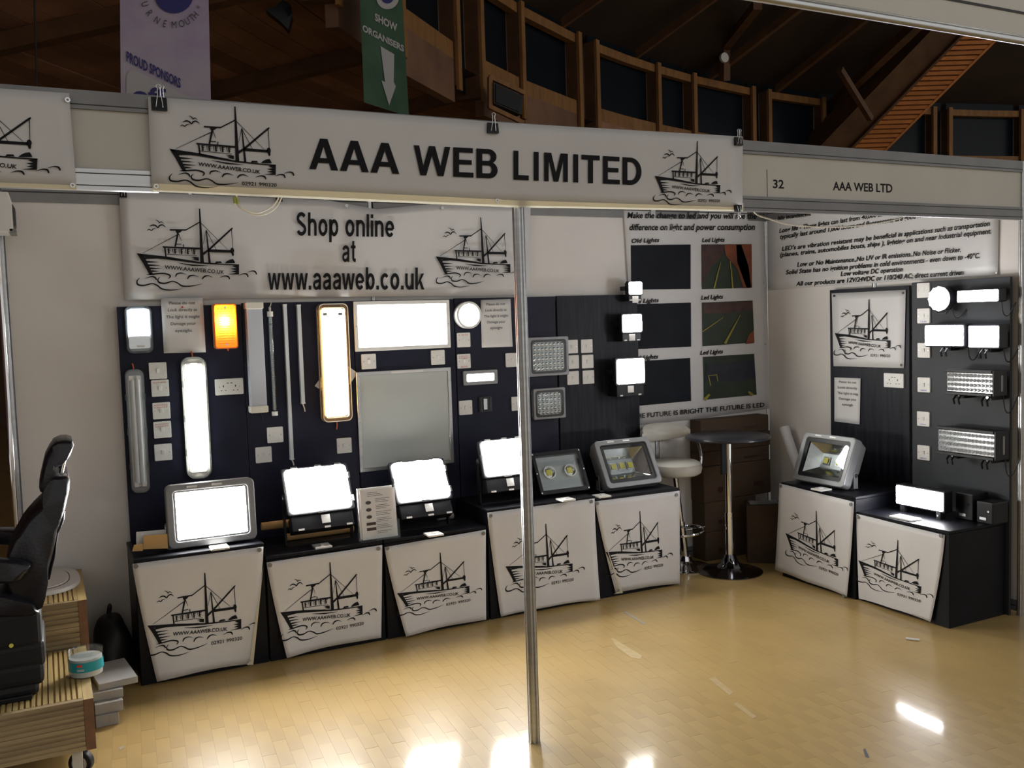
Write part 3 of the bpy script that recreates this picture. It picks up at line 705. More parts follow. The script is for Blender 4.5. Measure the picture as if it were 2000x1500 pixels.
# Old lights / Led lights poster
po = sheet('wall_poster', 'tall white poster comparing Old Lights and Led Lights photographs in two columns', 'poster', 1, 1.982,
           [(1217,398),(1340,402),(1492,409)], [(1244,830),(1360,818),(1505,797)], nx=20, nz=16, wave=.003, seed=4)
Yp = 1.977; fp = local(po, px_plane(1, Yp)); fq = local(po, px_plane(1, Yp-.003))
lines(po, (('Make the change to led and you will see the', (1225,426), (1478,427), 12), ('difference on light and power consumption', (1229.5,449.5), (1474.7,449), 12.5)), 'ink', fq, off=.022, shear=.2)
lines(po, [(s_, (x0, y0), (x1, y1), 8.5) for s_, x0, x1, y0, y1 in (('Old Lights',1233.5,1288,474.5,472.5), ('Led Lights',1371.5,1415.5,473,472), ('Old Lights',1233,1287,593,590), ('Led Lights',1369.5,1412.5,585.5,583), ('Old Lights',1232,1286,704,700), ('Led Lights',1368,1412.5,693,690))], 'ink', fq, off=.026, shear=.2)
lines(po, (('THE FUTURE IS BRIGHT THE FUTURE IS LED', (1236,818), (1493,794.5), (9.5, 9)),), 'ink', fq, off=.012)
ph = lambda nm, m, pts: (lambda a: a.build(nm, m, po, fp))(PxArt().poly(pts))
for q in ([(1233,566),(1349,564.5),(1349,477.5),(1232,479)], [(1240,682),(1350,677),(1349.5,591),(1236,594)], [(1244,793),(1350,783),(1348,699),(1240,706)]): ph('photograph', 'photo_dark', q)
ph('photograph', 'photo_green', [(1371,565),(1469,562),(1468,477),(1370,477.5)]); ph('photograph', 'photo_green', [(1372,676.5),(1473.5,669),(1470,587),(1371,591)]); ph('photograph', 'photo_green', [(1375,781),(1478,771),(1473,691),(1373,697)])
pq = lambda nm, m, pts: (lambda a: a.build(nm, m, po, fq))(PxArt().poly(pts))
pq('photo_hull', 'photo_orange', [(1418,500),(1414,478),(1468,477),(1469,562),(1452,563),(1440,525)]); pq('photo_left', 'photo_brown', [(1371,560),(1371,478),(1414,478),(1412,498),(1390,520)])
pq('photo_rail', 'photo_navy', [(1438,478),(1448,478),(1462,520),(1467,562),(1458,562),(1440,512)])
pq('photo_side', 'photo_orange', [(1456,672),(1473,670),(1472,645),(1462,655)]); pq('photo_wall', 'photo_brown', [(1374,612),(1374,593),(1470,588),(1470,604),(1420,612)]); pq('photo_room', 'photo_navy', [(1377,745),(1380,712),(1472,704),(1476,738),(1440,746),(1400,744)])
f5 = local(po, px_plane(1, Yp-.005)); A = PxArt()
for pts, ws in (([(1395,563),(1402,534),(1408,512)],[3,2,1]), ([(1431,563),(1429,535),(1426,510)],[3,2,1]), ([(1372,648),(1395,632),(1412,620)],[2,1.5,1]), ([(1416,671),(1430,645),(1446,615)],[5,3,1]),
                ([(1376,781),(1386,770)],[6,4]), ([(1470,772),(1462,765)],[6,4]), ([(1388,754),(1384,734),(1400,732),(1402,745)],[2,2,2,2])): A.stroke(pts, ws)
A.build('photo_line', 'photo_yellow', po, f5)
for u, v in ((1491,553),(1495,672)): eyelet(po, u, v, 1, Yp-.002, .005)
# text poster on the right wall
rp = sheet('wall_poster', 'white poster of bold slanted LED facts on the right wall', 'poster', 0, WX-.012, [(1499,402),(1700,388),(1952,372)], [(1499.5,567),(1720,552),(1949,537)], nx=20, wave=.003, seed=5)
lines(rp, (("hile incandescent", (1519,430), (1584,421), 8.5), ("Long life - These lights can last from 40,000 to", (1521.6,455), (1724,422), 9), ("typically last around 1,000 hours and fluorescents are good for", (1523,467), (1806,424), 9.2),
    ("LED's are vibration resistant may be beneficial in applications such as transportation", (1526.8,490), (1933,441), (8.6, 10.5)), ("(planes, trains, automobiles boats, ships ), lighting on and near industrial equipment.", (1523,502), (1936,456), (8.6, 10.5)),
    ("Low or No Maintenance.,No UV or IR emissions.,No Noise or Flicker.", (1556.7,521), (1876.5,492), (9, 10)), ("Solid State has no ignition problems in cold environments - even down to -40\u00b0C.", (1534.6,536), (1913.7,504), (8.8, 10.5)),
    ("Low voltage DC operation", (1641.7,539.5), (1763,530), 9.5), ("All our products are 12V/24VDC or 110/240 AC; direct current driven", (1554.6,558.5), (1881.7,536.5), (8.8, 10.2))), 'ink', local(rp, px_plane(0, WX-.0185)), off=.022, shear=.18)
for u, v in ((1501,562),(1946,533)): eyelet(rp, u, v, 0, WX-.0175, .005)
# ---- binder clips
def clip(u, v, ax, val, label, flip=False, s=1.0):
    o = thing('binder_clip', label, 'clip', at(u, v, ax, val), RIGHT if ax == 0 else 0, 'black binder clips')
    k = (-1 if flip else 1)*s
    MB().add([(-.017*s,-.009,-.03*k),(.017*s,-.009,-.03*k),(.017*s,.009,-.03*k),(-.017*s,.009,-.03*k),(-.017*s,-.002,0),(.017*s,-.002,0),(.017*s,.002,0),(-.017*s,.002,0)], [(0,3,2,1),(4,5,6,7),(0,1,5,4),(1,2,6,5),(2,3,7,6),(3,0,4,7)]).build('clip_body', 'plastic_black', o)
    for y, zt, dx in ((-.012, .026, 0), (.010, .03, .008*s)):
        MB().tube([(-.008*s+dx,y*.5,-.026*k),(-.004*s+dx,y,.0),(-.003*s+dx,y,zt*.7*k),(-.006*s+dx,y,zt*.9*k),(0+dx,y,zt*1.1*k),(.006*s+dx,y,zt*.9*k),(.003*s+dx,y,zt*.7*k),(.004*s+dx,y,0),(.008*s+dx,y*.5,-.026*k)], .0013, 6).build('wire_handle', 'chrome', o, smooth=True)
    return o
clip(310, 190, 1, -.042, 'binder clip on the fascia top above the left boat', s=1.4)
clip(962, 240, 1, -.042, 'binder clip at the middle of the fascia top over the word WEB', s=1.3)
clip(1442, 268, 1, -.042, 'binder clip at the top right corner of the AAA WEB LIMITED banner', s=1.2)
clip(1441, 414, 1, -.042, 'binder clip hanging below the bottom right corner of the AAA WEB LIMITED banner', True)
clip(240, 374, 1, 1.955, 'binder clip at the top left corner of the Shop online banner')
clip(545, 383, 1, 1.955, 'small dark binder clip on the upper edge of the Shop online banner')
# ---- cables under the fascia
def smooth_path(P, k=5):
    P = [Vector(p) for p in P]; Q = []
    for i in range(len(P)-1):
        p0 = P[max(i-1, 0)]; p1 = P[i]; p2 = P[i+1]; p3 = P[min(i+2, len(P)-1)]
        for j in range(k):
            t = j/k; Q.append(.5*((2*p1)+(-p0+p2)*t+(2*p0-5*p1+4*p2-p3)*t*t+(-p0+3*p1-3*p2+p3)*t**3))
    return Q+[P[-1]]
o = thing('cable_loop', 'white cable loop with a green connector hanging under the fascia', 'cable', at(505, 420, 1, .03))
fn = FR[o].inverted()
MB().tube(smooth_path([fn @ at(u, v, 1, .03) for u, v in ((462,380),(461,396),(472,408),(490,417),(505,420.5),(525,415),(541,402),(551,384))]), .0028, 8).build('cable', 'cable_white', o, smooth=True)
MB().tube(smooth_path([fn @ at(u, v, 1, .036) for u, v in ((462,380),(465,399),(478,409),(500,416),(522,409),(540,394),(545,382))]), .0028, 8).build('cable', 'cable_white', o, smooth=True)
g = MB()
for k in range(3): p = fn @ at(460+k*.8, 388+k*3.6, 1, .033); g.cyl(p-Vector((0, 0, .005)), p+Vector((0, 0, .005)), .009, n=12)
g.build('connector', 'connector_green', o)
o = MB().tube(smooth_path([at(u, v, 1, .06) for u, v in ((1470,408),(1478,419),(1500,427),(1540,438),(1600,443.5),(1680,441),(1745,430),(1770,420))]), .0035, 8).build('hanging_cable', 'cable_white', smooth=True); tag(o, 'cream cable sagging below the fascia in front of the text poster', 'cable')

# ================================================================== display boards
YB = 1.955; XB = WX-.050
BZ = .04
def board(u0, u1, ut, vt, label, m, y0=YB, cap=None):
    x0 = at(u0, 650, 1, y0).x; x1 = at(u1, 650, 1, y0).x; z = at(ut, vt, 1, y0).z
    o = MB().box(x0, x1, y0, y0+.018, 0, z).build('display_board', m, bevel=.0015, seg=1); return tag(o, label, 'board', 'dark display boards')
board(231, 472.5, 350, 597, 'dark navy display board at far left carrying the amber lamp', 'board_navy_hazed')
board(474.5, 690.5, 580, 590, 'dark navy display board with the slim white tubes, second from left', 'board_navy_hazed')
board(692, 888, 790, 586, 'dark navy display board behind the two square light panels', 'board_navy_hazed')
board(889.5, 1086, 985, 581, 'dark navy display board behind the round lamp and the middle pole', 'board_navy_hazed')
board(1089, 1246, 1150, 577, 'black grained display board carrying three small lit floodlights', 'board_grain', YB-.004)
def rboard(u0, u1, ut, vt, label, m, xb):
    y0 = at(u0, 650, 0, xb).y; y1 = at(u1, 650, 0, xb).y; z = at(ut, vt, 0, xb).z
    o = MB().box(xb, xb+.018, y1, y0, 0, z).build('display_board', m, bevel=.0015, seg=1); return tag(o, label, 'board', 'dark display boards')
rboard(1621, 1776, 1700, 562, 'black grained display board with the boat sheet on the right wall', 'board_grain', XB+.004)
rboard(1781, 1973, 1877, 546, 'grey board of lit light bars on the right wall', 'board_grey', XB-.012)
XG = XB-.012
# ---- placing things on the walls by their outline
def wrect(l, t, r, b, y):
    cu, cv = (l+r)/2, (t+b)/2
    x0, x1 = at(l, cv, 1, y).x, at(r, cv, 1, y).x; z0, z1 = at(cu, b, 1, y).z, at(cu, t, 1, y).z
    return (x0+x1)/2, (z0+z1)/2, x1-x0, z1-z0
def rrectp(l, t, r, b, x):
    cu, cv = (l+r)/2, (t+b)/2
    y0, y1 = at(l, cv, 0, x).y, at(r, cv, 0, x).y; z0, z1 = at(cu, b, 0, x).z, at(cu, t, 0, x).z
    return (y0+y1)/2, (z0+z1)/2, y0-y1, z1-z0
# ---- wall switches and sockets
def make_switch(sz=.088, double=False):
    o = thing('wall_switch', '', 'switch')
    w_ = sz*1.7 if double else sz
    MB().extr(rrect(w_, sz, .005), -.010, 0).build('plate', 'switch_white', o, bevel=.0015, seg=1)
    if double:
        o.name = 'power_socket'; o['category'] = 'socket'
        for s_ in (-1, 1):
            MB().box(s_*.052-.006, s_*.052+.006, -.0125, -.0095, .014, .031).build('rocker', 'plastic_white', o)
            h = MB(); h.box(s_*.032-.0025, s_*.032+.0025, -.0108, -.0095, -.002, .009)
            for d in (-.011, .011): h.box(s_*.032+d-.0035, s_*.032+d+.0035, -.0108, -.0095, -.022, -.018)
            h.build('pin_holes', 'plastic_black', o)
        u_ = MB(); 
        for d in (-.014, .006): u_.box(d, d+.011, -.0108, -.0095, .018, .022)
        u_.build('indicator_slots', 'plastic_black', o)
    else:
        MB().add([(-.008,-.011,-.012),(.008,-.011,-.012),(.008,-.016,.012),(-.008,-.016,.012),(-.008,-.0095,-.012),(.008,-.0095,-.012),(.008,-.0095,.012),(-.008,-.0095,.012)], [(0,1,2,3),(4,7,6,5),(0,4,5,1),(1,5,6,2),(2,6,7,3),(3,7,4,0)]).build('rocker', 'plastic_white', o, bevel=.001, seg=1)
    for s_ in (-1, 1): MB().cyl((s_*w_*.36, -.0112, 0), (s_*w_*.36, -.009, 0), .0028, n=10).build('screw', 'steel', o)
    return o
SW = make_switch(); first = [True]
def switch(u, v, label, note=None, nm='ink_red', right=False, group='white wall switches'):
    p = at(u, v, 0, XG) if right else at(u, v, 1, YB)
    if first[0]: o = place(SW, p, RIGHT if right else 0); o['label'] = label; o['group'] = group; first[0] = False
    else: o = dup(SW, p, RIGHT if right else 0, label, group)
    if note:
        a = Art()
        for k, s_ in enumerate(note):
            if s_: a.text(s_, (-.034, .027-k*.0115) if k < 3 else (-.022, -.038), (.066 if k < 3 else .045, 0), (0, .007 if k < 3 else .010), off=.0)
        a.build('handwriting', nm, o, lambda x, y: Vector((x, -.0106, y)))
    return o
for u, v, l, n in ((308,724,'plain wall switch under the first warning notice, top of the left column of five',None), (312.5,758,'wall switch with red writing, second down in the left column of five',['BULKHEAD']),
    (315,802,'wall switch with red writing, third down in the left column of five',['BULKHEAD','LIGHT']), (317,839,'wall switch with red writing, fourth down in the left column of five',['BULKHEAD','LIGHT']), (318.5,883,'plain wall switch, lowest of the left column of five',None),
    (537,849,'wall switch between the clear tube and the long thin tube',None), (514.5,888,'wall switch low down left of the long thin tube',None), (671.6,870,'wall switch below the warm lit fitting',None),
    (719.5,706,'wall switch below the left end of the lit white panel',None), (854.5,698,'wall switch below the right end of the lit white panel',None),
    (904.8,664,'wall switch with a little red writing right under the round lamp',['12V']), (905.3,705.3,'wall switch with red and black handwriting above the small slot light',['10W',' FORD','','BLACK']),
    (908.6,796,'wall switch beside the small clear square lamp',None), (999,703,'wall switch half hidden behind the middle pole, under the second notice',None), (1010,788,'lower wall switch half hidden behind the middle pole',None),
    (1116,677,'top left switch of the block of six',None), (1118,707,'middle left switch of the block of six',None), (1118,738,'bottom left switch of the block of six',None),
    (1144.8,676,'top right switch of the block of six',None), (1146.5,706,'middle right switch of the block of six',None), (1148,736.5,'bottom right switch of the block of six',None)):
    switch(u, v, l, n)
for u, v, l, n in ((1805,567,'wall switch behind the round spotlight at the top of the grey board',None), (1805.5,617,'wall switch marked in blue, second down on the grey board',['','','','72W']), (1806,684,'wall switch below the lit bar, third down on the grey board',None),
    (1806,751.5,'wall switch marked 108W in blue on the grey board',['','','','108W']), (1805,818,'wall switch marked 144W in blue on the grey board',['','','','144W']), (1805.6,884,'wall switch marked 180W in blue, lowest on the grey board',['','','','180W'])):
    switch(u, v, l, n, 'ink_blue', True)
SO = make_switch(double=True); place(SO, at(447.5, 755, 1, YB)); SO['label'] = 'white double power socket left of the wide batten'; SO['group'] = 'white double sockets'
dup(SO, at(1747, 743, 0, XB+.004), RIGHT, 'white double power socket under the boat sheet on the right wall', 'white double sockets')
# ---- warning notices
def notice(px, ax, val, label, curl=0):
    tl, tr, br, bl = px
    o = sheet('paper_notice', label, 'notice', ax, val, [tl, tr], [bl, br], m='paper', nx=6, nz=8, wave=.003, group='paper warning notices', thick=.0004, seed=int(tl[0]))
    rows = []; n = ['Please do not', 'Look directly at', 'The light it might', 'Damage your', 'eyesight']; wds = [.62, .70, .80, .60, .40]
    if curl: n = ['Please do not', 'Look directly', 'The light it mig', 'Damage you', 'eyesigh']; wds = [.66, .74, .8, .66, .42]
    for k, s_ in enumerate(n):
        t = .12+.125*k; L0 = (tl[0]+(bl[0]-tl[0])*t, tl[1]+(bl[1]-tl[1])*t); R0 = (tr[0]+(br[0]-tr[0])*t, tr[1]+(br[1]-tr[1])*t); a = .5-wds[k]/2; b = .5+wds[k]/2
        rows.append((s_, (L0[0]+(R0[0]-L0[0])*a, L0[1]+(R0[1]-L0[1])*a), (L0[0]+(R0[0]-L0[0])*b, L0[1]+(R0[1]-L0[1])*b), (bl[1]-tl[1])*.055))
    lines(o, rows, 'ink_grey', local(o, px_plane(ax, val-.0048)), off=.008)
    return o
nt = notice([(314,582),(396,581),(402,688),(320,690)], 1, YB-.003, 'paper warning notice between the white bulkhead and the amber lamp')
A = PxArt(); A.ell(356, 600, 2.2, 2.2, 10); A.build('pin', 'ink_red', nt, local(nt, px_plane(1, YB-.009)))
notice([(938.5,586),(997,584),(1001,677),(941,679)], 1, YB-.003, 'paper warning notice right of the round lamp beside the middle pole')
notice([(1630,737),(1681,739),(1679,829),(1630,823)], 0, XB-.002, 'curling paper warning notice on the right wall above the grey floodlight', curl=1)
bs = sheet('boat_sheet', 'square white boat sheet pinned to the black board on the right wall', 'banner', 0, XB-.001, [(1625,573),(1769,566)], [(1629,715),(1766,719)], nx=10, nz=10, wave=.006, seed=8)
boat(bs, (BOW, MAST, WAVE), ((1630,650.4),(1696.6,584.6),(1759.5,680.3)), 0, XB-.0085)
for u, v in ((1629,578),(1764,572),(1760,713)): eyelet(bs, u, v, 0, XB-.0085, .007, 'plastic_black')

# ================================================================== lamps on the back boards
def wall_lamp(name, label, cat, l, t, r, b, d):
    x, z, w_, h = wrect(l, t, r, b, YB-d); return thing(name, label, cat, (x, YB, z)), w_, h
def stub(parent, p, q, m='cable_orange', r=.004): return MB().tube(smooth_path([p, ((p[0]+q[0])/2+.002, (p[1]+q[1])/2, (p[2]+q[2])/2), q], 3), r, 8).build('cable', m, parent, smooth=True)
# white bulkhead, lit
o, w_, h = wall_lamp('bulkhead_lamp', 'lit white bulkhead lamp at the top left corner of the boards', 'lamp', 245.5, 598, 297.5, 690, .03)
MB().extr(rrect(w_, h, .03), -.014, 0).build('base', 'plastic_grey', o)
MB().box(-w_*.40, w_*.40, -.03, -.016, -h*.12, h*.42).build('led_panel', 'lit_cool', o)
MB().extr(rrect(w_*.8, h*.26, .01, 0, -h*.27), -.024, -.014).build('reflector', 'reflector', o); MB().box(-w_*.12, w_*.18, -.0255, -.024, -h*.37, -h*.33).build('sticker', 'cream', o)
MB().ring(rrect(w_, h, .03), rrect(w_*.86, h*.9, .022), -.045, -.014).build('lens_rim', 'clear_grey', o); MB().extr(rrect(w_*.9, h*.93, .025), -.052, -.045).build('lens', 'clear_plastic', o)
# amber bulkhead
o, w_, h = wall_lamp('bulkhead_lamp', 'glowing amber bulkhead lamp beside the first notice', 'lamp', 417, 593, 462, 681, .03)
MB().extr(rrect(w_, h, .014), -.012, 0).build('base', 'cream', o)
MB().cyl((0, -.03, h*.02), (0, -.03, h*.2), .020, n=12).build('bulb', 'lit_bulb', o)
MB().ring(rrect(w_, h, .014), rrect(w_*.92, h*.95, .012), -.052, -.012).build('lens_rim', 'amber_rim', o); MB().extr(rrect(w_*.94, h*.96, .012), -.056, -.052).build('lens', 'clear_amber', o)
g = MB()
for k in range(15): z = -h*.38+k*h*.76/14; g.box(-w_*.34, w_*.34, -.0585, -.056, z-.0014, z+.0014)
g.build('lens_ribs', 'amber_lens', o)
for s_ in (-1, 1): MB().cyl((0, -.059, s_*h*.41), (0, -.055, s_*h*.41), .006, n=12).build('screw', 'steel', o)
stub(o, (.01, -.01, -h*.5), (.012, -.006, -h*.5-.012))
# twin fluorescent fittings
def fluor(label, l, t, r, b, lit):
    o, w_, h = wall_lamp('sealed_tube_lamp', label, 'lamp', l, t, r, b, .04)
    MB().extr(rrect(w_*.96, h, w_*.34, k=6), -.022, 0).build('base', 'plastic_grey' if not lit else 'cream', o, smooth=True)
    MB().extr(rrect(w_*.72, h*.9, .01), -.03, -.022).build('gear_tray', 'plastic_white', o)
    for s_ in (-1, 1):
        if lit: MB().cyl((s_*w_*.19, -.042, -h*.415), (s_*w_*.19, -.042, h*.415), w_*.17, n=10).build('tube', 'lit_tube', o, smooth=True)
        else: MB().cyl((s_*w_*.14, -.042, -h*.42), (s_*w_*.14, -.042, h*.42), .013, n=12).build('tube', 'tube_white', o, smooth=True)
        for z in (-1, 1): MB().box(s_*w_*.2-.010, s_*w_*.2+.010, -.052, -.03, z*h*.43-.012, z*h*.43+.012).build('lamp_holder', 'plastic_white', o)
    MB().ring(rrect(w_, h*1.0, w_*.36, k=6), rrect(w_*.9, h*.97, w_*.33, k=6), -.05, -.018).build('cover_rim', 'clear_grey', o, smooth=True)
    MB().extr(rrect(w_*.96, h*.985, w_*.35, k=6), -.064, -.05).build('cover', 'clear_plastic', o, smooth=True)
    for z in (-.28, 0, .28):
        for s_ in (-1, 1): MB().box(s_*w_*.49-.005, s_*w_*.49+.005, -.05, -.012, z*h-.016, z*h+.016).build('cover_clip', 'clear_grey', o)
    stub(o, (0, -.012, h*.49), (-.004, -.008, h*.5+.03))
    return o
fluor('unlit grey sealed twin tube lamp hanging upright at the left board edge', 250, 721, 287, 963, False)
fluor('glowing sealed twin tube lamp hanging upright below the first notice', 359, 697, 408, 935, True)
# wide batten with cream end caps
o, w_, h = wall_lamp('batten_lamp', 'wide unlit white batten lamp with cream end caps', 'lamp', 483.5, 590, 517, 806, .04)
MB().extr(rrect(w_*.93, h*.97, .008), -.06, 0).build('diffuser', 'diffuser_blue', o, bevel=.004)
for s_ in (-1, 1): MB().extr(rrect(w_*1.04, h*.062, .006, 0, s_*h*.469), -.066, 0).build('end_cap', 'cream', o, bevel=.003)
stub(o, (.015, -.012, -h*.5), (.025, -.006, -h*.5-.045), 'cable_black', .0022)
# clear tube
o, w_, h = wall_lamp('tube_lamp', 'clear plastic LED tube lamp with white caps next to the wide batten', 'lamp', 527, 606, 537.5, 812, .025)
MB().cyl((0, -.022, -h*.45), (0, -.022, h*.44), w_*.44, n=16).build('tube', 'clear_grey', o, smooth=True)
MB().box(-w_*.22, w_*.22, -.022, -.018, -h*.45, h*.44).build('led_strip', 'tube_white', o)
g = MB()
for k in range(46): z = -h*.44+k*h*.87/45; g.box(-.003, .003, -.0245, -.022, z-.0022, z+.0022)
g.build('led_dots', 'led_lens', o)
for a, b in ((-.5, -.46), (.44, .49)): MB().cyl((0, -.022, a*h), (0, -.022, b*h), w_*.56, n=16).build('end_cap', 'plastic_white', o, smooth=True)
MB().cyl((0, -.022, h*.36), (0, -.022, h*.375), w_*.56, n=16).build('collar', 'clear_grey', o)
MB().cyl((0, -.022, h*.49), (0, -.022, h*.53), .006, n=12).build('gland', 'plastic_white', o); stub(o, (0, -.022, h*.53), (.012, -.01, h*.56+.01), 'cable_white', .0025)
# two thin tubes
for l, t, r, b, tip, lb in ((559.5,594,566,898,909,'long thin white tube lamp reaching down to the second floodlight'), (583.5,595,590.5,789,804,'short thin white tube lamp left of the warm lit fitting')):
    o, w_, h = wall_lamp('thin_tube_lamp', lb, 'lamp', l, t, r, b, .015)
    MB().extr(rrect(w_, h, w_*.3), -.028, 0).build('tube', 'tube_white', o, smooth=True)
    for s_ in (-1, 1): MB().box(-w_*.56, w_*.56, -.030, 0, s_*h*.5-(.008 if s_ > 0 else 0), s_*h*.5+(0 if s_ > 0 else .008)).build('end_cap', 'plastic_white', o)
    zz = at((l+r)/2+4, tip, 1, YB).z-FR[o].translation.z; stub(o, (0, -.012, -h*.5), (.012, -.008, zz), 'cable_white', .0035)
# warm lit fitting
o, w_, h = wall_lamp('tray_lamp', 'tall warm lit tray lamp with bronze clear rim, beside the square panels', 'lamp', 624, 593, 681, 823, .03)
MB().extr(rrect(w_, h, .03), -.02, 0).build('base', 'plastic_grey', o)
MB().extr(rrect(w_*.76, h*.90, .008), -.034, -.02).build('light_tray', 'lit_warm', o)
MB().ring(rrect(w_, h, .03), rrect(w_*.80, h*.93, .016), -.06, -.02).build('rim', 'clear_bronze', o, bevel=.004); MB().extr(rrect(w_*.8, h*.93, .016), -.056, -.053).build('cover', 'clear_plastic', o)
g = MB()
for s_ in (-1, 1): g.box(s_*w_*.26-.012, s_*w_*.26+.012, -.045, -.034, h*.40, h*.425)
g.build('lamp_holder', 'plastic_grey', o); MB().ring(rrect(w_*1.0, h*1.0, .03), rrect(w_*.965, h*.985, .028), -.064, -.06).build('rim_bead', 'cream', o)
stub(o, (.005, -.01, -h*.5), (.004, -.006, -h*.5-.05))
c_ = at(657, 741, 1, YB); s45 = .128
o = MB(Matrix.Translation(c_)).extr([(-s45*1.0, -.03), (0, -s45), (s45, .03), (0, s45)], -.002, -.0005).build('diamond_card', 'paper'); tag(o, 'white diamond card peeking out behind the warm tray lamp', 'card')
# lit and unlit panels
def panel(label, l, t, r, b, m, lit):
    o, w_, h = wall_lamp('light_panel', label, 'light panel', l, t, r, b, .012)
    MB().ring(rrect(w_, h, .002, k=1), rrect(w_-.045, h-.045, .001, k=1), -.014, 0).build('frame', 'plastic_white' if lit else 'aluminium', o, bevel=.002, seg=1)
    MB().box(-w_/2+.02, w_/2-.02, -.009, -.002, -h/2+.02, h/2-.02).build('diffuser', m, o)
    MB().box(-w_*.14, w_*.2, -.0155, -.014, (-h/2+.006) if lit else (h/2-.018), (-h/2+.018) if lit else (h/2-.006)).build('sticker', 'paper', o)
    for s_ in (-1, 1): MB().cyl((s_*(w_/2-.011), -.0155, 0), (s_*(w_/2-.011), -.013, 0), .003, n=8).build('screw', 'steel', o)
    return o
panel('glowing white oblong light panel, upper of the two panels', 692, 587, 879, 683, 'lit_panel', True)
panel('unlit grey square light panel below the glowing one', 699, 722, 884, 914, 'diffuser', False)
# round lamp
o, w_, h = wall_lamp('round_lamp', 'glowing round ceiling lamp on the board right of the light panel', 'lamp', 888, 589, 939, 642, .03)
r_ = h/2
MB().hexa([(x, 0, z) for x, z in circ(r_*.98, 36)], [(x, -.04, z) for x, z in circ(r_, 36)]).build('body', 'plastic_white', o, smooth=True)
MB().ring(circ(r_, 36), circ(r_*.84, 36), -.052, -.04).build('bezel', 'plastic_white', o, smooth=True); MB().extr(circ(r_*.84, 36), -.05, -.04).build('diffuser', 'lit_round', o)
# slot light
o, w_, h = wall_lamp('slot_light', 'small lit slot light in a grey surround below the round lamp', 'lamp', 904.5, 723, 971, 751, .006)
MB().ring(rrect(w_, h, .003, k=1), rrect(w_*.8, h*.52, .003, k=1), -.014, 0).build('surround', 'plastic_grey', o, bevel=.002, seg=1)
MB().box(-w_*.40, w_*.40, -.008, -.002, -h*.26, h*.26).build('diffuser', 'lit_panel', o)
# small clear square lamp
o, w_, h = wall_lamp('clear_lamp', 'small unlit clear square lamp right of a lone switch', 'lamp', 937, 775, 961, 804, .02)
MB().box(-w_*.5, w_*.5, -.006, 0, -h*.5, h*.5).build('base', 'plastic_black', o); MB().box(-w_*.14, w_*.14, -.016, -.006, -h*.36, h*.36).build('led_strip', 'led_lens', o)
g = MB()
for k in range(4): g.cyl((-w_*.38+k*w_*.25, -.026, -h*.5), (-w_*.38+k*w_*.25, -.026, h*.5), w_*.11, n=10)
g.build('ribbed_lens', 'clear_glass', o, smooth=True)
# LED arrays, unlit
def led_array(label, l, t, r, b, nx, nz, fx, fz):
    o, w_, h = wall_lamp('led_array_lamp', label, 'floodlight', l, t, r, b, .05)
    MB().extr(rrect(w_*.9, h*.9, .01), -.035, 0).build('housing', 'plastic_grey', o)
    MB().ring(rrect(w_, h, .008), rrect(w_*.88, h*.86, .02), -.055, -.03).build('frame', 'alu_cast', o, bevel=.003)
    MB().extr(rrect(w_*.9, h*.88, .02), -.048, -.035).build('gasket', 'plastic_black', o)
    MB().extr(rrect(w_*fx, h*fz, .02), -.0495, -.048).build('reflector_plate', 'reflector_dull', o)
    g = MB(); px_, pz_ = w_*fx/nx, h*fz/nz
    for i in range(nx):
        for j in range(nz):
            cx, cz = -w_*fx/2+(i+.5)*px_, -h*fz/2+(j+.5)*pz_; r0 = min(px_, pz_)*.46
            g.hexa([(cx+a, -.0495, cz+c) for a, c in circ(r0, 10)], [(cx+a*.45, -.056, cz+c*.45) for a, c in circ(r0, 10)])
    e = g.build('lens_cluster', 'led_lens', o, smooth=True); e['kind'] = 'stuff'
    MB().extr(rrect(w_*.88, h*.86, .02), -.0590, -.0580).build('glass', 'clear_glass', o)
    return o
led_array('larger unlit LED array floodlight just right of the middle pole', 1032, 658, 1110, 734, 8, 6, .78, .74)
led_array('smaller unlit LED array floodlight under the block of six switches', 1042, 758, 1104, 818, 6, 5, .74, .72)
# three small lit floodlights on the grained board
for l, t, r, b, d, lb in ((1228.6,550.5,1253.5,575,.09,'smallest lit floodlight, top of the three on the grained board'), (1216,614.5,1253,648.5,.10,'medium lit floodlight, middle of the three on the grained board'), (1205,701,1258,749,.12,'largest lit floodlight, lowest of the three on the grained board')):
    x, z, w_, h = wrect(l, t, r, b, YB-d)
    o = thing('small_floodlight', lb, 'floodlight', (x, YB-.004, z), 0, 'three lit floodlights up the grained board')
    MB().extr(rrect(w_*1.12, h*1.14, .008), -d+.004, -d+.035).build('housing', 'plastic_black', o, bevel=.003)
    g = MB()
    for k in range(7): xx = -w_*.42+k*w_*.84/6; g.box(xx-.003, xx+.003, -d+.035, -d+.06, -h*.45, h*.45)
    g.build('fins', 'plastic_black', o)
    MB().extr(rrect(w_, h, .012), -d, -d+.006).build('lit_glass', 'lit_small_flood', o)
    MB().box(-w_*.5, w_*.5, -d+.01, -.0, -h*1.02, -h*.56).build('driver_box', 'plastic_black', o, bevel=.004)
    MB().box(-.022, .022, -d+.004, -d+.010, -h*.56-.050, -h*.56-.006).build('rating_label', 'paper', o)
    for s_ in (-1, 1): MB().box(s_*w_*.6-.004, s_*w_*.6+.004, -d+.03, .0, -.014, .014).build('bracket', 'plastic_black', o); MB().box(s_*w_*.34-.010, s_*w_*.34+.010, -d+.006, -d+.011, -h*1.0, -h*1.0+.009).build('label_tab', 'paper', o)

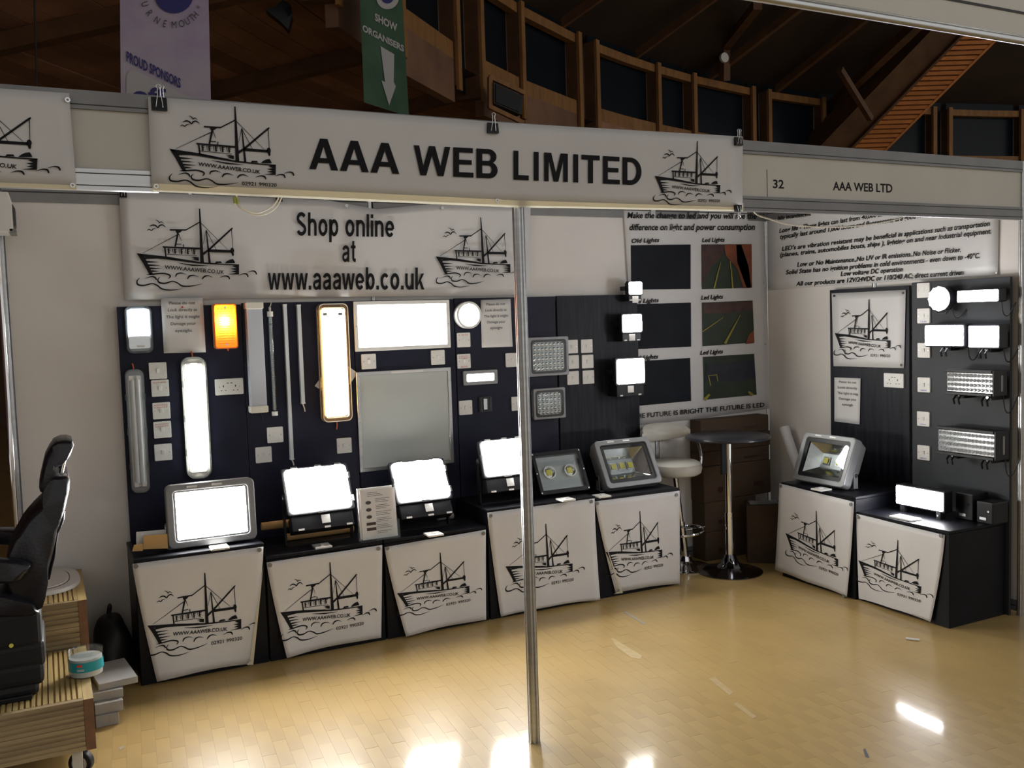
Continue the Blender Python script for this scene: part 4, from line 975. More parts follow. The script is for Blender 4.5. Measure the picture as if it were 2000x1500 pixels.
# ================================================================== light bars on the right board
def side_lamp(name, label, l, t, r, b, d, group=None):
    y, z, w_, h = rrectp(l, t, r, b, XG-d); return thing(name, label, 'light bar', (XG-.0015, y, z), RIGHT, group), w_, h
def legs(o, w_, h, d, n=2):
    for s_ in ((-.3, .33) if n == 2 else (0,)):
        x = s_*w_
        MB().box(x-.03, x+.03, -d*.75, 0, -h*.5-.03, -h*.5-.006).build('bracket', 'plastic_black', o, bevel=.003)
        for e in (-.016, .016): MB().tube([(x+e, -d*.8, -h*.5-.012), (x+e-.004, -d*.95, -h*.5-.035), (x+e-.008, -d*.85, -h*.5-.062)], .0055, 8).build('bracket_leg', 'plastic_black', o, smooth=True)
        MB().cyl((x, -d*.8, -h*.5-.016), (x, -d*.72, -h*.5-.016), .006, n=10).build('bolt', 'chrome', o)
def wire(o, x, z, L_=.07): MB().tube(smooth_path([(x, -.04, z), (x+.01, -.035, z-L_), (x+.03, -.02, z-L_*1.1), (x+.06, -.001, z-.01)]), .0035, 8).build('cable', 'cable_black', o, smooth=True)
def lit_bar(label, l, t, r, b, d, nx, nz, rows=True, leg=2):
    o, w_, h = side_lamp('lit_light_bar', label, l, t, r, b, d, 'light bars on the grey board')
    MB().box(-w_*.53, w_*.53, -d+.008, -.02, -h*.58, h*.58).build('housing', 'plastic_black', o, bevel=.006)
    MB().extr(rrect(w_, h, .006), -d, -d+.010).build('led_face', 'lit_bar', o)
    g = MB()
    for i in range(nx):
        for j in range(nz):
            cx, cz = -w_/2+(i+.5)*w_/nx, -h/2+(j+.5)*h/nz; r0 = min(w_/nx, h/nz)*.46
            g.hexa([(cx+a, -d, cz+c) for a, c in circ(r0, 8)], [(cx+a*.5, -d-.006, cz+c*.5) for a, c in circ(r0, 8)])
    e = g.build('led_lenses', 'lit_bar', o); e['kind'] = 'stuff'
    MB().box(-.02, .02, -.03, 0, -.02, .02).build('wall_mount', 'plastic_black', o)
    if leg: legs(o, w_, h, d, leg)
    wire(o, w_*.45, -h*.5)
    return o
lit_bar('long narrow lit light bar at the top right of the grey board', 1870, 567, 1948, 589, .09, 9, 2, leg=0)
lit_bar('large oblong lit light bar under the round spotlight', 1807, 636, 1880, 675, .10, 9, 4, leg=1)
lit_bar('squarer lit light bar under the long narrow bar', 1892, 637, 1949, 678, .10, 6, 4, leg=1)
o, w_, h = side_lamp('round_spotlight', 'round lit spotlight at the top left of the grey board', 1811, 561, 1856, 606, .09, 'light bars on the grey board')
r_ = h/2
MB().extr(circ(r_*1.08, 28), -.082, -.03).build('housing', 'plastic_black', o, smooth=True); MB().extr(circ(r_, 28), -.09, -.08).build('led_face', 'lit_bar', o); MB().box(-.02, .02, -.035, 0, -.02, .02).build('wall_mount', 'plastic_black', o)
g = MB()
for i in range(12): a = i*math.pi/6; cx, cz = r_*.92*math.cos(a), r_*.92*math.sin(a); g.hexa([(cx+x, -.088, cz+z) for x, z in circ(r_*.16, 8)], [(cx+x*.5, -.096, cz+z*.5) for x, z in circ(r_*.16, 8)])
g.build('led_lenses', 'lit_bar', o); MB().tube([(-.03, -.05, -r_*1.05), (-.028, -.06, -r_*1.25), (.028, -.06, -r_*1.25), (.03, -.05, -r_*1.05)], .007, 8).build('bracket', 'plastic_black', o, smooth=True); wire(o, r_*.8, -r_*.8, .05)
def dark_bar(label, l, t, r, b, d, nx, nz):
    o, w_, h = side_lamp('unlit_light_bar', label, l, t, r, b, d, 'light bars on the grey board')
    MB().box(-w_*.51, w_*.51, -d+.01, -.02, -h*.62, h*.62).build('housing', 'plastic_black', o, bevel=.004)
    for s_ in (-1, 1): MB().box(-w_*.53, w_*.51, -d-.010, -d+.02, s_*h*.60-.008, s_*h*.60+.008).build('trim_rail', 'plastic_black', o, bevel=.003)
    e = MB().box(w_*.51, w_*.51+.012, -d-.004, -.025, -h*.66, h*.66).build('end_plate', 'plastic_black', o, bevel=.003)
    MB().extr(rrect(.018, h*.85, .008), 0, .002).build('end_badge', 'aluminium_dull', e).matrix_local = Matrix.Translation((w_*.51+.014, -d*.55, 0)) @ Matrix.Rotation(math.pi/2, 4, 'Z')
    MB().extr(rrect(w_, h, .003), -d+.002, -d+.010).build('reflector_plate', 'reflector', o)
    g = MB(); c_ = MB()
    for i in range(nx):
        for j in range(nz):
            cx, cz = -w_/2+(i+.5)*w_/nx, -h/2+(j+.5)*h/nz; r0 = min(w_/nx, h/nz)*.44
            g.ring([(cx+a, cz+c) for a, c in circ(r0, 10)], [(cx+a*.55, cz+c*.55) for a, c in circ(r0, 10)], -d-.002, -d+.003)
            c_.hexa([(cx+a, -d+.0015, cz+c) for a, c in circ(r0*.55, 8)], [(cx+a*.5, -d-.005, cz+c*.5) for a, c in circ(r0*.55, 8)])
    e = g.build('reflector_cups', 'plastic_grey', o); e['kind'] = 'stuff'; e = c_.build('led_chips', 'led_lens', o); e['kind'] = 'stuff'
    MB().box(-.03, .03, -.03, 0, -.02, .02).build('wall_mount', 'plastic_black', o); legs(o, w_, h*1.2, d); wire(o, w_*.5, -h*.55, .09)
    return o
dark_bar('unlit four row LED light bar with chrome cups, upper of two', 1850, 729, 1938, 766, .13, 12, 4)
dark_bar('longer unlit four row LED light bar with chrome cups, lower of two', 1833, 844, 1941.5, 886, .13, 15, 4)

# ================================================================== black plinths with hung boat banners
YF = 1.50
def plinth(x0, x1, y0, y1, z, label):
    o = thing('display_plinth', label, 'plinth', ((x0+x1)/2, (y0+y1)/2, 0), 0, 'black plinths under the floodlights'); w_, d = x1-x0, y1-y0
    MB().box(-w_/2, w_/2, -d/2, d/2, 0, z-.018).build('body', 'box_black', o, bevel=.003, seg=1)
    MB().box(-w_/2-.002, w_/2+.002, -d/2-.002, d/2+.002, z-.018, z).build('top', 'box_black', o, bevel=.003, seg=1)
    return o
plinth(-1.362, -.747, YF, 1.945, .622, 'black plinth at far left under the big grey lit floodlight')
plinth(-.740, -.115, YF, 1.945, .548, 'black plinth under the second floodlight from the left')
plinth(-.104, .508, YF, 1.945, .548, 'black plinth under the third floodlight, right of the leaflet stand')
plinth(.518, 1.238, YF, 1.945, .640, 'black plinth behind the middle pole')
plinth(1.246, 1.866, YF, 1.945, .622, 'black plinth under the unlit three chip floodlight beside the stool')
plinth(2.525, 2.99, .672, 1.288, .618, 'black plinth under the two chip floodlight on the right')
plinth(2.540, 2.99, .045, .668, .528, 'black plinth under the lit light bar at the right end')
def box_banner(label, ax, val, top, bot, boat_src, boat_px, eye, seed, flare=.03, fold=None, boat_clip=None):
    zt = max(at(*top[0], ax, val).z, at(*top[1], ax, val).z); rnd = random.Random(seed); ph = rnd.uniform(0, 6)
    o_ax = 1-ax
    def disp(p): t = max(0, min(1, (zt-p.z)/zt)); return .006+flare*t*t*(.6+.4*math.sin(p[o_ax]*5+ph)) + .011*(.5+.5*math.sin(p[o_ax]*15+ph+p.z*2))*(.25+.75*t)
    base = at((bot[0][0]+bot[1][0])/2, (bot[0][1]+bot[1][1])/2, ax, val); base.z = .0
    o = thing('plinth_banner', label, 'banner', base, RIGHT if ax == 0 else 0, 'boat banners hung on the plinths'); inv = FR[o].inverted()
    nx, nz = 22, 16; vs = []; fs = []
    for j in range(nz+1):
        t = j/nz
        for i in range(nx+1):
            s_ = i/nx; L0 = (top[0][0]+(bot[0][0]-top[0][0])*t**1.15, top[0][1]+(bot[0][1]-top[0][1])*t); R0 = (top[1][0]+(bot[1][0]-top[1][0])*t**1.3, top[1][1]+(bot[1][1]-top[1][1])*t)
            p = at(L0[0]+(R0[0]-L0[0])*s_, L0[1]+(R0[1]-L0[1])*s_, ax, val); p.z = max(p.z, .012) + .010*math.sin(s_*3.1)*t**3
            p[ax] -= disp(p); vs.append(inv @ p)
    for j in range(nz):
        for i in range(nx): k = j*(nx+1)+i; fs.append((k, k+1, k+nx+2, k+nx+1))
    sh_ = MB().add(vs, fs).build('vinyl_sheet', 'vinyl', o, smooth=True); m_ = sh_.modifiers.new('t', 'SOLIDIFY'); m_.thickness = .0008
    af = affine(boat_src, [at(u, v, ax, val-.012) for u, v in boat_px])
    def fn(x, y):
        p = af(x, y); q = p.copy(); q[ax] = val-disp(p)-.0022; return inv @ q
    BOAT_TEL.build('boat_emblem', 'ink', o, fn, sub=60)
    def pt(u, v, e=.004): p = at(u, v, ax, val); p[ax] -= disp(p)+e; return inv @ p
    for u, v in eye: MB(Matrix.Translation(pt(u, v, .003))).cyl((0, -.003, 0), (0, .001, 0), .011, n=14).build('stud', 'aluminium_dull', o)
    if fold:
        mb = MB(); mb.hexa([pt(u, v, .010) for u, v in fold], [pt(u, v, .012) for u, v in fold]); mb.build('folded_edge', 'vinyl_hem', o)
        c_ = fold[-1]; MB(Matrix.Translation(pt(*c_, .013))).cyl((0, -.002, 0), (0, .001, 0), .006, n=12).build('stud', 'steel', o)
    return o
box_banner('white boat banner on the far left plinth, with a folded right edge', 1, YF, ((258,1101),(514,1067)), ((305,1327),(491,1292)), (BOW, MAST, STERN), ((287.5,1221),(400,1119),(470.6,1208)), ((265,1105),(506,1073)), 1, .03, [(512,1110),(491,1293),(479,1293),(484,1285)])
box_banner('white boat banner on the second plinth from the left', 1, YF, ((520,1098),(746,1064)), ((557,1281),(743,1244)), (BOW, MAST, STERN), ((546.6,1195),(644.4,1098.3),(707.6,1182)), ((526,1103),(738,1071)), 2)
box_banner('white boat banner on the third plinth, right of the leaflet stand', 1, YF, ((750,1068),(948,1034)), ((788,1241),(946,1208)), (BOW, MAST, STERN), ((773.8,1157.8),(860,1079.5),(915.7,1143.5)), ((755,1070),(943,1041)), 3)
box_banner('white boat banner partly hidden by the middle pole', 1, YF, ((951,1001),(1160,973)), ((977,1210),(1165,1174)), (BOW, MAST, STERN), ((987.6,1106.5),(1066.2,1023),(1117.5,1100)), ((957,1007),(1153,979)), 4)
box_banner('white boat banner beside the bar stool, with a folded left edge', 1, YF, ((1161,979),(1326,958)), ((1200,1157),(1322,1139)), (BOW, MAST, STERN), ((1183,1078),(1250,998.3),(1293.2,1073)), ((1165,983),(1319,966)), 5, .03, [(1179,1062),(1188,1086),(1203,1130),(1212,1156),(1195,1158),(1206,1152)])
box_banner('white boat banner below the two chip floodlight', 0, 2.525, ((1524,944),(1669,980)), ((1517,1113),(1661,1170)), (BOW, MAST, STERN), ((1533.5,1041),(1594,997.8),(1637.7,1092)), ((1527,949),(1664,985),(1655,1163)), 6, .02)
box_banner('white boat banner on the plinth at the right end', 0, 2.540, ((1674,1003),(1847,1045)), ((1681,1187),(1822,1218)), (BOW, MAST, STERN), ((1676.2,1094),(1753.6,1054.6),(1800,1145.6)), ((1678,1009),(1840,1046)), 7, .02)

# ================================================================== floodlights standing on the plinths
def flood_stand(o, w_, zf, T, depth, m='plastic_black'):
    """legs from the lamp sides down to the plinth"""
    for s_ in (-1, 1):
        p = T @ Vector((s_*(w_*.5+.012), depth*.7, .10)); 
        MB().add([(p.x-.004, p.y-.018, p.z+.02), (p.x+.004, p.y-.018, p.z+.02), (p.x+.004, p.y+.018, p.z+.02), (p.x-.004, p.y+.018, p.z+.02), (p.x-.004, p.y-.018, 0), (p.x+.004, p.y-.018, 0), (p.x+.004, p.y+.018, 0), (p.x-.004, p.y+.018, 0)], [(0,1,2,3),(4,7,6,5),(0,4,5,1),(1,5,6,2),(2,6,7,3),(3,7,4,0)]).build('bracket_leg', m, o)
        MB().cyl((p.x-.008, p.y, p.z), (p.x+.008, p.y, p.z), .014, n=14).build('pivot_bolt', 'steel', o)
    a = T @ Vector((0, depth*.7, .10)); MB().box(-w_*.5-.016, w_*.5+.016, a.y-.018, a.y+.018, 0, .006).build('foot_bar', m, o)
def grey_flood(label, base, rotz, ztop, zf, tilt, w_, h, chips, lit=False, hot=None):
    o = thing('floodlight', label, 'floodlight', (base[0], base[1], ztop), rotz, 'floodlights standing on the plinths')
    T = Matrix.Translation((0, 0, zf-ztop)) @ Matrix.Rotation(-math.radians(tilt), 4, 'X'); cz = h/2
    MB(T).ring(rrect(w_, h, .030, 0, cz, 6), rrect(w_*.84, h*.80, .018, 0, cz, 6), -.02, .045).build('frame', 'alu_cast', o, bevel=.006)
    MB(T).ring(rrect(w_*.85, h*.81, .018, 0, cz), rrect(w_*(.79 if lit else .72), h*(.74 if lit else .64), .006, 0, cz), -.012, .0).build('gasket', 'plastic_grey' if lit else 'plastic_black', o)
    if lit:
        MB(T).extr(rrect(w_*.80, h*.76, .012, 0, cz), .002, .012).build('lit_glass', 'lit_flood', o); MB(T).extr(rrect(w_*.86, h*.84, .02, 0, cz), .014, .02).build('back_plate', 'alu_cast', o)
    else:
        a = rrect(w_*.72, h*.64, .004, 0, cz, 1); b = rrect(w_*.46, h*.30, .003, 0, cz+h*.02, 1)
        n = len(a); vs = [(x, .0, z) for x, z in a]+[(x, .075, z) for x, z in b]
        MB(T).add(vs, [(i, (i+1) % n, n+(i+1) % n, n+i) for i in range(n)]).build('reflector', 'reflector', o)
        MB(T).extr(b, .075, .08).build('reflector_back', 'reflector_dull', o)
        for k in range(chips):
            x = (k-(chips-1)/2)*w_*(.15 if chips == 3 else .24)
            e = MB(T).box(x-.026, x+.026, .068, .0745, cz+h*.02-.026, cz+h*.02+.026).build('chip_mount', 'reflector', o)
            MB(T).box(x-.018, x+.018, .062, .068, cz+h*.02-.018, cz+h*.02+.018).build('led_chip', 'led_yellow', e)
        MB(T).extr(rrect(w_*.8, h*.74, .012, 0, cz), -.0125, -.0115).build('glass', 'clear_glass', o)
    g = MB(T); g.ring(rrect(w_*.92, h*.88, .02, 0, cz+h*.02), rrect(w_*.80, h*.72, .02, 0, cz+h*.02), .04, .084); g.extr(rrect(w_*.88, h*.60, .02, 0, cz+h*.14), .084, .11); g.extr(rrect(w_*.5, h*.4, .02, 0, cz+h*.16), .10, .15)
    g.build('housing', 'alu_cast', o, bevel=.004)
    g = MB(T)
    for k in range(9): xx = -w_*.36+k*w_*.72/8; g.box(xx-.004, xx+.004, .10, .14, cz-h*.12, cz+h*.40)
    g.build('fins', 'alu_cast', o)
    for x in (-w_*.22, w_*.06): MB(T).box(x-.02, x+.03, -.0215, -.0195, h-.02, h-.010).build('sticker', 'switch_white', o)
    flood_stand(o, w_*.94, zf, T, .08, 'alu_cast')
    return o
def black_flood(label, base, ztop, zf, tilt, w_, h):
    o = thing('floodlight', label, 'floodlight', (base[0], base[1], ztop), 0, 'floodlights standing on the plinths')
    T = Matrix.Translation((0, 0, zf-ztop)) @ Matrix.Rotation(-math.radians(tilt), 4, 'X'); cz = h/2
    MB(T).extr(rrect(w_*1.10, h*1.10, .014, 0, cz), .002, .03).build('frame', 'plastic_black', o, bevel=.004)
    MB(T).extr(rrect(w_, h, .020, 0, cz), -.006, .004).build('lit_glass', 'lit_flood', o)
    for x, z, a, b in ((-w_*.34, h*1.035, .035, .010), (w_*.05, h*1.035, .035, .010), (w_*.38, h*1.035, .035, .010), (-w_*.535, h*.55, .010, .035), (w_*.535, h*.75, .010, .035), (w_*.535, h*.2, .010, .035), (0, -h*.035, .05, .010)):
        MB(T).box(x-a/2, x+a/2, -.009, .004, z-b/2, z+b/2).build('glass_clip', 'steel', o)
    MB(T).box(-w_*.5, w_*.5, .012, .085, -.095, -.012).build('driver_box', 'plastic_black', o, bevel=.005)
    MB(T).box(-.006, .040, .009, .0125, -.068, -.022).build('rating_label', 'paper', o)
    for k in (-.36, .06, .42): MB(T).box(w_*k-.016, w_*k+.016, .0095, .0125, -.094, -.084).build('label_tab', 'paper', o)
    g = MB(T)
    for k in range(10): xx = -w_*.45+k*w_*.9/9; g.box(xx-.004, xx+.004, .03, .085, .01, h*.95)
    g.build('fins', 'plastic_black', o)
    flood_stand(o, w_*1.02, zf, T, .06)
    return o
grey_flood('big grey framed floodlight, blazing, on the far left plinth', (-.979, 1.582), 0, .622, .634, 4, .432, .317, 3, lit=True)
black_flood('black floodlight, blazing, left of the leaflet stand', (-.415, 1.585), .548, .737, 27.6, .335, .243)
black_flood('black floodlight, blazing, right of the leaflet stand in front of the unlit panel', (.176, 1.585), .548, .727, 30, .308, .232)
black_flood('black floodlight, blazing, cut by the left side of the middle pole', (.705, 1.605), .640, .812, 18, .275, .208)
grey_flood('unlit grey framed floodlight with three yellow chips beside the bar stool', (1.599, 1.602), 0, .622, .645, 29.3, .42, .322, 3)
grey_flood('grey framed floodlight with two yellow chips on the right plinth', (2.602, 1.043), RIGHT, .618, .634, 22, .435, .318, 2)
# twin lens black floodlight
o = thing('floodlight', 'black floodlight with two round chrome lenses right of the middle pole', 'floodlight', (1.101, 1.622, .640), 0, 'floodlights standing on the plinths')
w_, h = .31, .234; T = Matrix.Translation((0, 0, .034)) @ Matrix.Rotation(-math.radians(27), 4, 'X'); cz = h/2
MB(T).ring(rrect(w_*1.12, h*1.16, .016, 0, cz), rrect(w_*.96, h*.93, .004, 0, cz), -.012, .03).build('frame', 'plastic_black', o, bevel=.004)
MB(T).box(-w_*.5, w_*.5, .02, .09, h*.22, h*1.02).build('housing', 'plastic_black', o); MB(T).extr(rrect(w_*.94, h*.9, .004, 0, cz), .008, .014).build('reflector_plate', 'reflector_dull', o)
for s_ in (-1, 1):
    x = s_*w_*.235
    e = MB(T).ring(circ(.042, 28, x, cz+.004), circ(.035, 28, x, cz+.004), -.008, .008).build('lens_ring', 'chrome', o, smooth=True)
    MB(T).hexa([(x+a, .0075, cz+.004+c) for a, c in circ(.035, 20)], [(x+a*.5, .0055, cz+.004+c*.5) for a, c in circ(.035, 20)]).build('lens_cup', 'reflector', e)
    MB(T).box(x-.018, x+.018, .0015, .006, cz+.004-.018, cz+.004+.018).build('led_chip', 'led_yellow', e)
MB(T).extr(rrect(w_*.96, h*.93, .004, 0, cz), -.0098, -.009).build('glass', 'clear_glass', o)
for x in (-1, 1):
    for z in (0, .5, 1): MB(T).cyl((x*w_*.53, -.014, cz+(z-.5)*h*1.06), (x*w_*.53, -.010, cz+(z-.5)*h*1.06), .005, n=10).build('screw', 'steel', o)
flood_stand(o, w_, .65, T, .05)
# lit bar on the right end plinth with clutter behind
o = thing('lit_light_bar', 'blazing light bar standing on the plinth at the right end', 'light bar', (2.725, .395, .528), RIGHT)
w_, h = .308, .104
MB().box(-w_*.54, w_*.54, .008, .075, .040, .162).build('housing', 'plastic_black', o, bevel=.005); MB().extr(rrect(w_, h, .004, 0, .102), -.002, .010).build('led_face', 'lit_bar', o)
g = MB()
for i in range(10):
    for j in range(4): cx, czz = -w_/2+(i+.5)*w_/10, .05+(j+.5)*h/4; g.hexa([(cx+a, -.002, czz+c) for a, c in circ(.012, 8)], [(cx+a*.5, -.008, czz+c*.5) for a, c in circ(.012, 8)])
g.build('led_lenses', 'lit_bar', o)
for s_ in (-1, 1): MB().box(s_*w_*.4-.014, s_*w_*.4+.014, .01, .05, 0, .042).build('bracket_leg', 'plastic_black', o); MB().cyl((s_*w_*.4, .004, .02), (s_*w_*.4, .011, .02), .005, n=10).build('bolt', 'chrome', o)
for k, (u, v, w1, hh, lb) in enumerate(((1890, 985, .11, .15, 'dark power supply box right of the blazing light bar on the end plinth'), (1930, 995, .10, .12, 'dark clutter box at the back corner of the end plinth'))):
    p = at(u, v, 0, 2.87); o = thing('power_supply', lb, 'box', (2.9, p.y, .528), RIGHT)
    MB().box(-w1/2, w1/2, -.06, .07, 0, hh).build('case', 'plastic_black', o, bevel=.006); MB().box(-w1*.3, w1*.1, -.062, -.06, .02, .035).build('terminal', 'steel', o); MB().cyl((w1*.25, -.064, hh*.6), (w1*.25, -.06, hh*.6), .006, n=10).build('knob', 'chrome', o)
# loose switches lying on the plinth tops
def loose(u, v, ax, val, z, label, w_=.088, rz=0):
    p = at(u, v, 2, z); o = thing('loose_switch', label, 'switch', (p.x, p.y, z), rz, 'loose switches on the plinth tops')
    MB().box(-w_/2, w_/2, -.044, .044, 0, .010).build('plate', 'switch_white', o, bevel=.002); MB().box(-.008, .008, -.012, .012, .010, .014).build('rocker', 'plastic_white', o)
    for s_ in (-1, 1): MB().cyl((s_*w_*.36, 0, .009), (s_*w_*.36, 0, .0112), .003, n=10).build('screw', 'steel', o)
loose(428, 1071, 1, 0, .622, 'loose switch lying under the big grey lit floodlight')
loose(629, 1068, 1, 0, .548, 'loose switch lying in front of the second floodlight')
loose(847, 1045, 1, 0, .548, 'loose switch lying in front of the third floodlight')
loose(1105, 977, 1, 0, .640, 'loose switch lying below the twin lens floodlight')
loose(1175, 970, 1, 0, .622, 'loose switch lying at the left corner of the plinth beside the stool')
loose(1604, 957, 0, 0, .618, 'loose switch lying below the two chip floodlight', rz=RIGHT)
loose(1768, 1013, 0, 0, .528, 'loose double socket lying in front of the blazing light bar', .15, RIGHT)
# leaflet stand
p = at(745, 1058, 2, .548); o = thing('leaflet_stand', 'clear leaflet stand with printed sheets between two blazing floodlights', 'leaflet stand', (p.x, 1.535, .548))
pl = at(698, 955, 1, 1.56); pr_ = at(766, 946, 1, 1.56); W2 = pr_.x-pl.x; H2 = pl.z-.548; x0 = pl.x-p.x
T = Matrix.Rotation(-.10, 4, 'X')
MB(T).box(x0, x0+W2, .004, .012, .012, H2).build('leaflets', 'paper', o); MB(T).box(x0+.012, x0+W2+.012, -.001, .003, .008, H2-.012).build('front_leaflet', 'paper', o)
MB(T).box(x0-.006, x0+W2+.02, .012, .0145, .0, H2*.92).build('holder_back', 'clear_plastic', o); MB(T).box(x0+W2*.42, x0+W2+.02, -.024, -.0215, .0, H2*.36).build('holder_pocket', 'clear_glass', o); MB(T).box(x0-.006, x0+W2+.02, -.024, .0145, 0, .004).build('holder_floor', 'clear_glass', o)
A = Art()
for k in range(26):
    z = H2*.90-k*H2*.031; a = .42 if k > 3 else .2
    if k % 4 != 3: A.rect(x0+.012+W2*a, z, x0+.012+W2*(a+.3+.18*((k*7) % 5)/5), z+.0022)
A.build('small_print', 'ink_grey', o, lambda x, y: T @ Vector((x, -.0016, y)))
A = Art()
for k in range(3): A.ell(x0+.012+W2*.22, H2*(.72-.135*k), W2*.085, H2*.036, 7)
A.build('product_picture', 'ink_grey', o, lambda x, y: T @ Vector((x, -.0016, y)))
A = Art()
for k in range(2): z = H2*(.29-.10*k); A.rect(x0+.012+W2*.13, z, x0+.012+W2*.40, z+H2*.055)
A.build('product_picture', 'photo_brown', o, lambda x, y: T @ Vector((x, -.0016, y)))
# papers at the left end
def slab(name, label, cat, px, y, m, th=.004):
    base = at((px[2][0]+px[3][0])/2, (px[2][1]+px[3][1])/2, 1, y); o = MB(Matrix.Translation(-base)).hexa([at(u, v, 1, y) for u, v in px], [at(u, v, 1, y+th) for u, v in px]).build(name, m)
    o.location = base; return tag(o, label, cat)
slab('paper_sheet', 'white paper propped behind the brown envelope at the left end', 'paper', [(266,1039),(324,1034),(326,1068),(266,1070)], 1.60, 'paper')
slab('envelope', 'brown envelope leaning left of the big grey floodlight', 'envelope', [(281,1046),(327,1043),(328,1071),(279,1073)], 1.565, 'paper_tan', .008)
slab('envelope', 'small orange brown packet at the extreme left of the plinths', 'envelope', [(262,1064),(279,1062),(279,1076),(258,1077)], 1.55, 'paper_tan', .01)
for (u0, v0), (u1, v1), r_, lb in (((512,1053),(566,1047),.022,'tan cardboard tube lying behind the big grey floodlight'), ((560,1052),(690,1036),.020,'tan cardboard tube lying under the second floodlight'), ((855,1020),(885,1014),.018,'grey padded roll lying behind the third floodlight')):
    a, b = at(u0, v0, 1, 1.80), at(u1, v1, 1, 1.80); zz = .622+r_ if u1 < 600 else .548+r_; a.z = b.z = zz
    o = MB().tube([a, (a+b)/2, b], r_, 12).build('cardboard_tube', 'paper_tan' if u1 < 800 else 'carton_white', smooth=True); tag(o, lb, 'tube')

# ================================================================== bar table and stool
tb = thing('bar_table', 'tall round bar table with black top and chrome pole in the corner', 'table', (2.315, 1.555, 0))
lean = (at(1413, 866, 1, 1.475)-at(1426, 1100, 1, 1.475)); 
MB().lathe([(.0, .892), (.262, .892), (.272, .897), (.274, .905), (.272, .914), (.262, .918), (0, .918)], 48).build('table_top', 'table_black', tb, smooth=True)
MB().cyl((0, 0, .40), (0, 0, .892), .024, n=24).build('upper_pole', 'chrome', tb, smooth=True); MB().cyl((0, 0, .05), (0, 0, .40), .030, n=24).build('lower_pole', 'chrome', tb, smooth=True)
MB().lathe([(.212, 0), (.213, .006), (.175, .018), (.10, .036), (.06, .062), (.042, .10), (.034, .12)], 48).build('base', 'base_dark', tb, smooth=True)
MB().box(-.06, -.024, -.012, .012, .66, .88).build('height_lever', 'plastic_black', tb)
st = thing('bar_stool', 'white padded bar stool with low backrest and chrome column', 'stool', (2.135, 1.80, 0))
lx = -.075                                              # the column leans to the left
MB().lathe([(.18, 0), (.181, .006), (.15, .016), (.08, .03), (.045, .05), (.035, .08)], 40).build('base', 'chrome', st, smooth=True)
MB().cyl((0, 0, .05), (lx*.45, 0, .32), .026, n=20).build('lower_column', 'chrome', st, smooth=True); MB().cyl((lx*.4, 0, .30), (lx, 0, .645), .019, n=20).build('upper_column', 'chrome', st, smooth=True)
ft = [(lx*.4+.01+.145*math.cos(a), -.01+.13*math.sin(a), .255+.01*math.cos(a)) for a in [i*2*math.pi/24 for i in range(24)]]
MB().tube(ft+[ft[0]], .010, 8, cap=False).build('foot_ring', 'chrome', st, smooth=True); MB().cyl((lx*.4, 0, .255), (lx*.4+.02+.16, -.02, .265), .008, n=8).build('foot_arm', 'chrome', st)
MB(Matrix.Translation((lx, 0, 0))).lathe([(0, .645), (.155, .648), (.175, .662), (.183, .692), (.176, .724), (.15, .740), (.0, .744)], 40).build('seat', 'stool_leather', st, smooth=True)
vs = []; fs = []; nA, nS = 20, 8
for i in range(nA+1):
    a = math.radians(15+150*i/nA); e = math.sin(math.pi*i/nA)**.4
    for k in range(nS):
        b = 2*math.pi*k/nS; rr_ = .158+.024*math.cos(b)*max(e, .3); vs.append((lx-.03+rr_*1.25*math.cos(a), .0+rr_*math.sin(a), .925+.062*max(e, .25)*math.sin(b)))
for i in range(nA):
    for k in range(nS): fs.append((i*nS+k, i*nS+(k+1) % nS, (i+1)*nS+(k+1) % nS, (i+1)*nS+k))
fs += [tuple(range(nS)), tuple(range(nA*nS, nA*nS+nS))]
MB().add(vs, fs).build('backrest', 'stool_leather', st, smooth=True)
for s_ in (-1, 1): MB().tube(smooth_path([(lx+s_*.18, .06, .90), (lx+s_*.21, .02, .85), (lx+s_*.215, -.01, .76), (lx+s_*.20, -.02, .69), (lx+s_*.15, -.02, .655), (lx+s_*.06, 0, .645)]), .009, 8).build('arm', 'chrome', st, smooth=True)
# cardboard boxes behind them
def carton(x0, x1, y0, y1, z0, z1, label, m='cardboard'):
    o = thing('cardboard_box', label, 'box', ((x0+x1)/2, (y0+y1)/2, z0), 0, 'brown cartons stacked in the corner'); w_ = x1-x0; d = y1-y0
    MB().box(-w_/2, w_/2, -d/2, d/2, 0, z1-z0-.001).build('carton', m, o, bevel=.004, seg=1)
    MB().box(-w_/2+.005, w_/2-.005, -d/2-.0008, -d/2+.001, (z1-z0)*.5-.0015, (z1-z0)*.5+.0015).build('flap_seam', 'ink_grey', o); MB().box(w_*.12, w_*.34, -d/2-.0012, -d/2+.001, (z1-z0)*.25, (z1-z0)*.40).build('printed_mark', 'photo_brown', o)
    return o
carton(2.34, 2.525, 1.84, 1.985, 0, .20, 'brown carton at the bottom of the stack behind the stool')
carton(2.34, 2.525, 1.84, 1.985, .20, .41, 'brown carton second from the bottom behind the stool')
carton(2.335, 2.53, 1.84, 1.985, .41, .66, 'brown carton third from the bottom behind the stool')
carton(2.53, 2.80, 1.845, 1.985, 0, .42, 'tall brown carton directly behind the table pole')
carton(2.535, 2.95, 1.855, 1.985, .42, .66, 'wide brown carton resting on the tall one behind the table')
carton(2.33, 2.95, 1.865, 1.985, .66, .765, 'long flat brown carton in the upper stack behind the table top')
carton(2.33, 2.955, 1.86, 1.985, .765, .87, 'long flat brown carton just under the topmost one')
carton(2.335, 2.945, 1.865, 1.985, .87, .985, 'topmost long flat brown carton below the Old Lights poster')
o = thing('cardboard_box', 'brown carton turned cornerwise in front of the stack, right of the table pole', 'box', (2.71, 1.665, 0), math.radians(-38), 'brown cartons stacked in the corner')
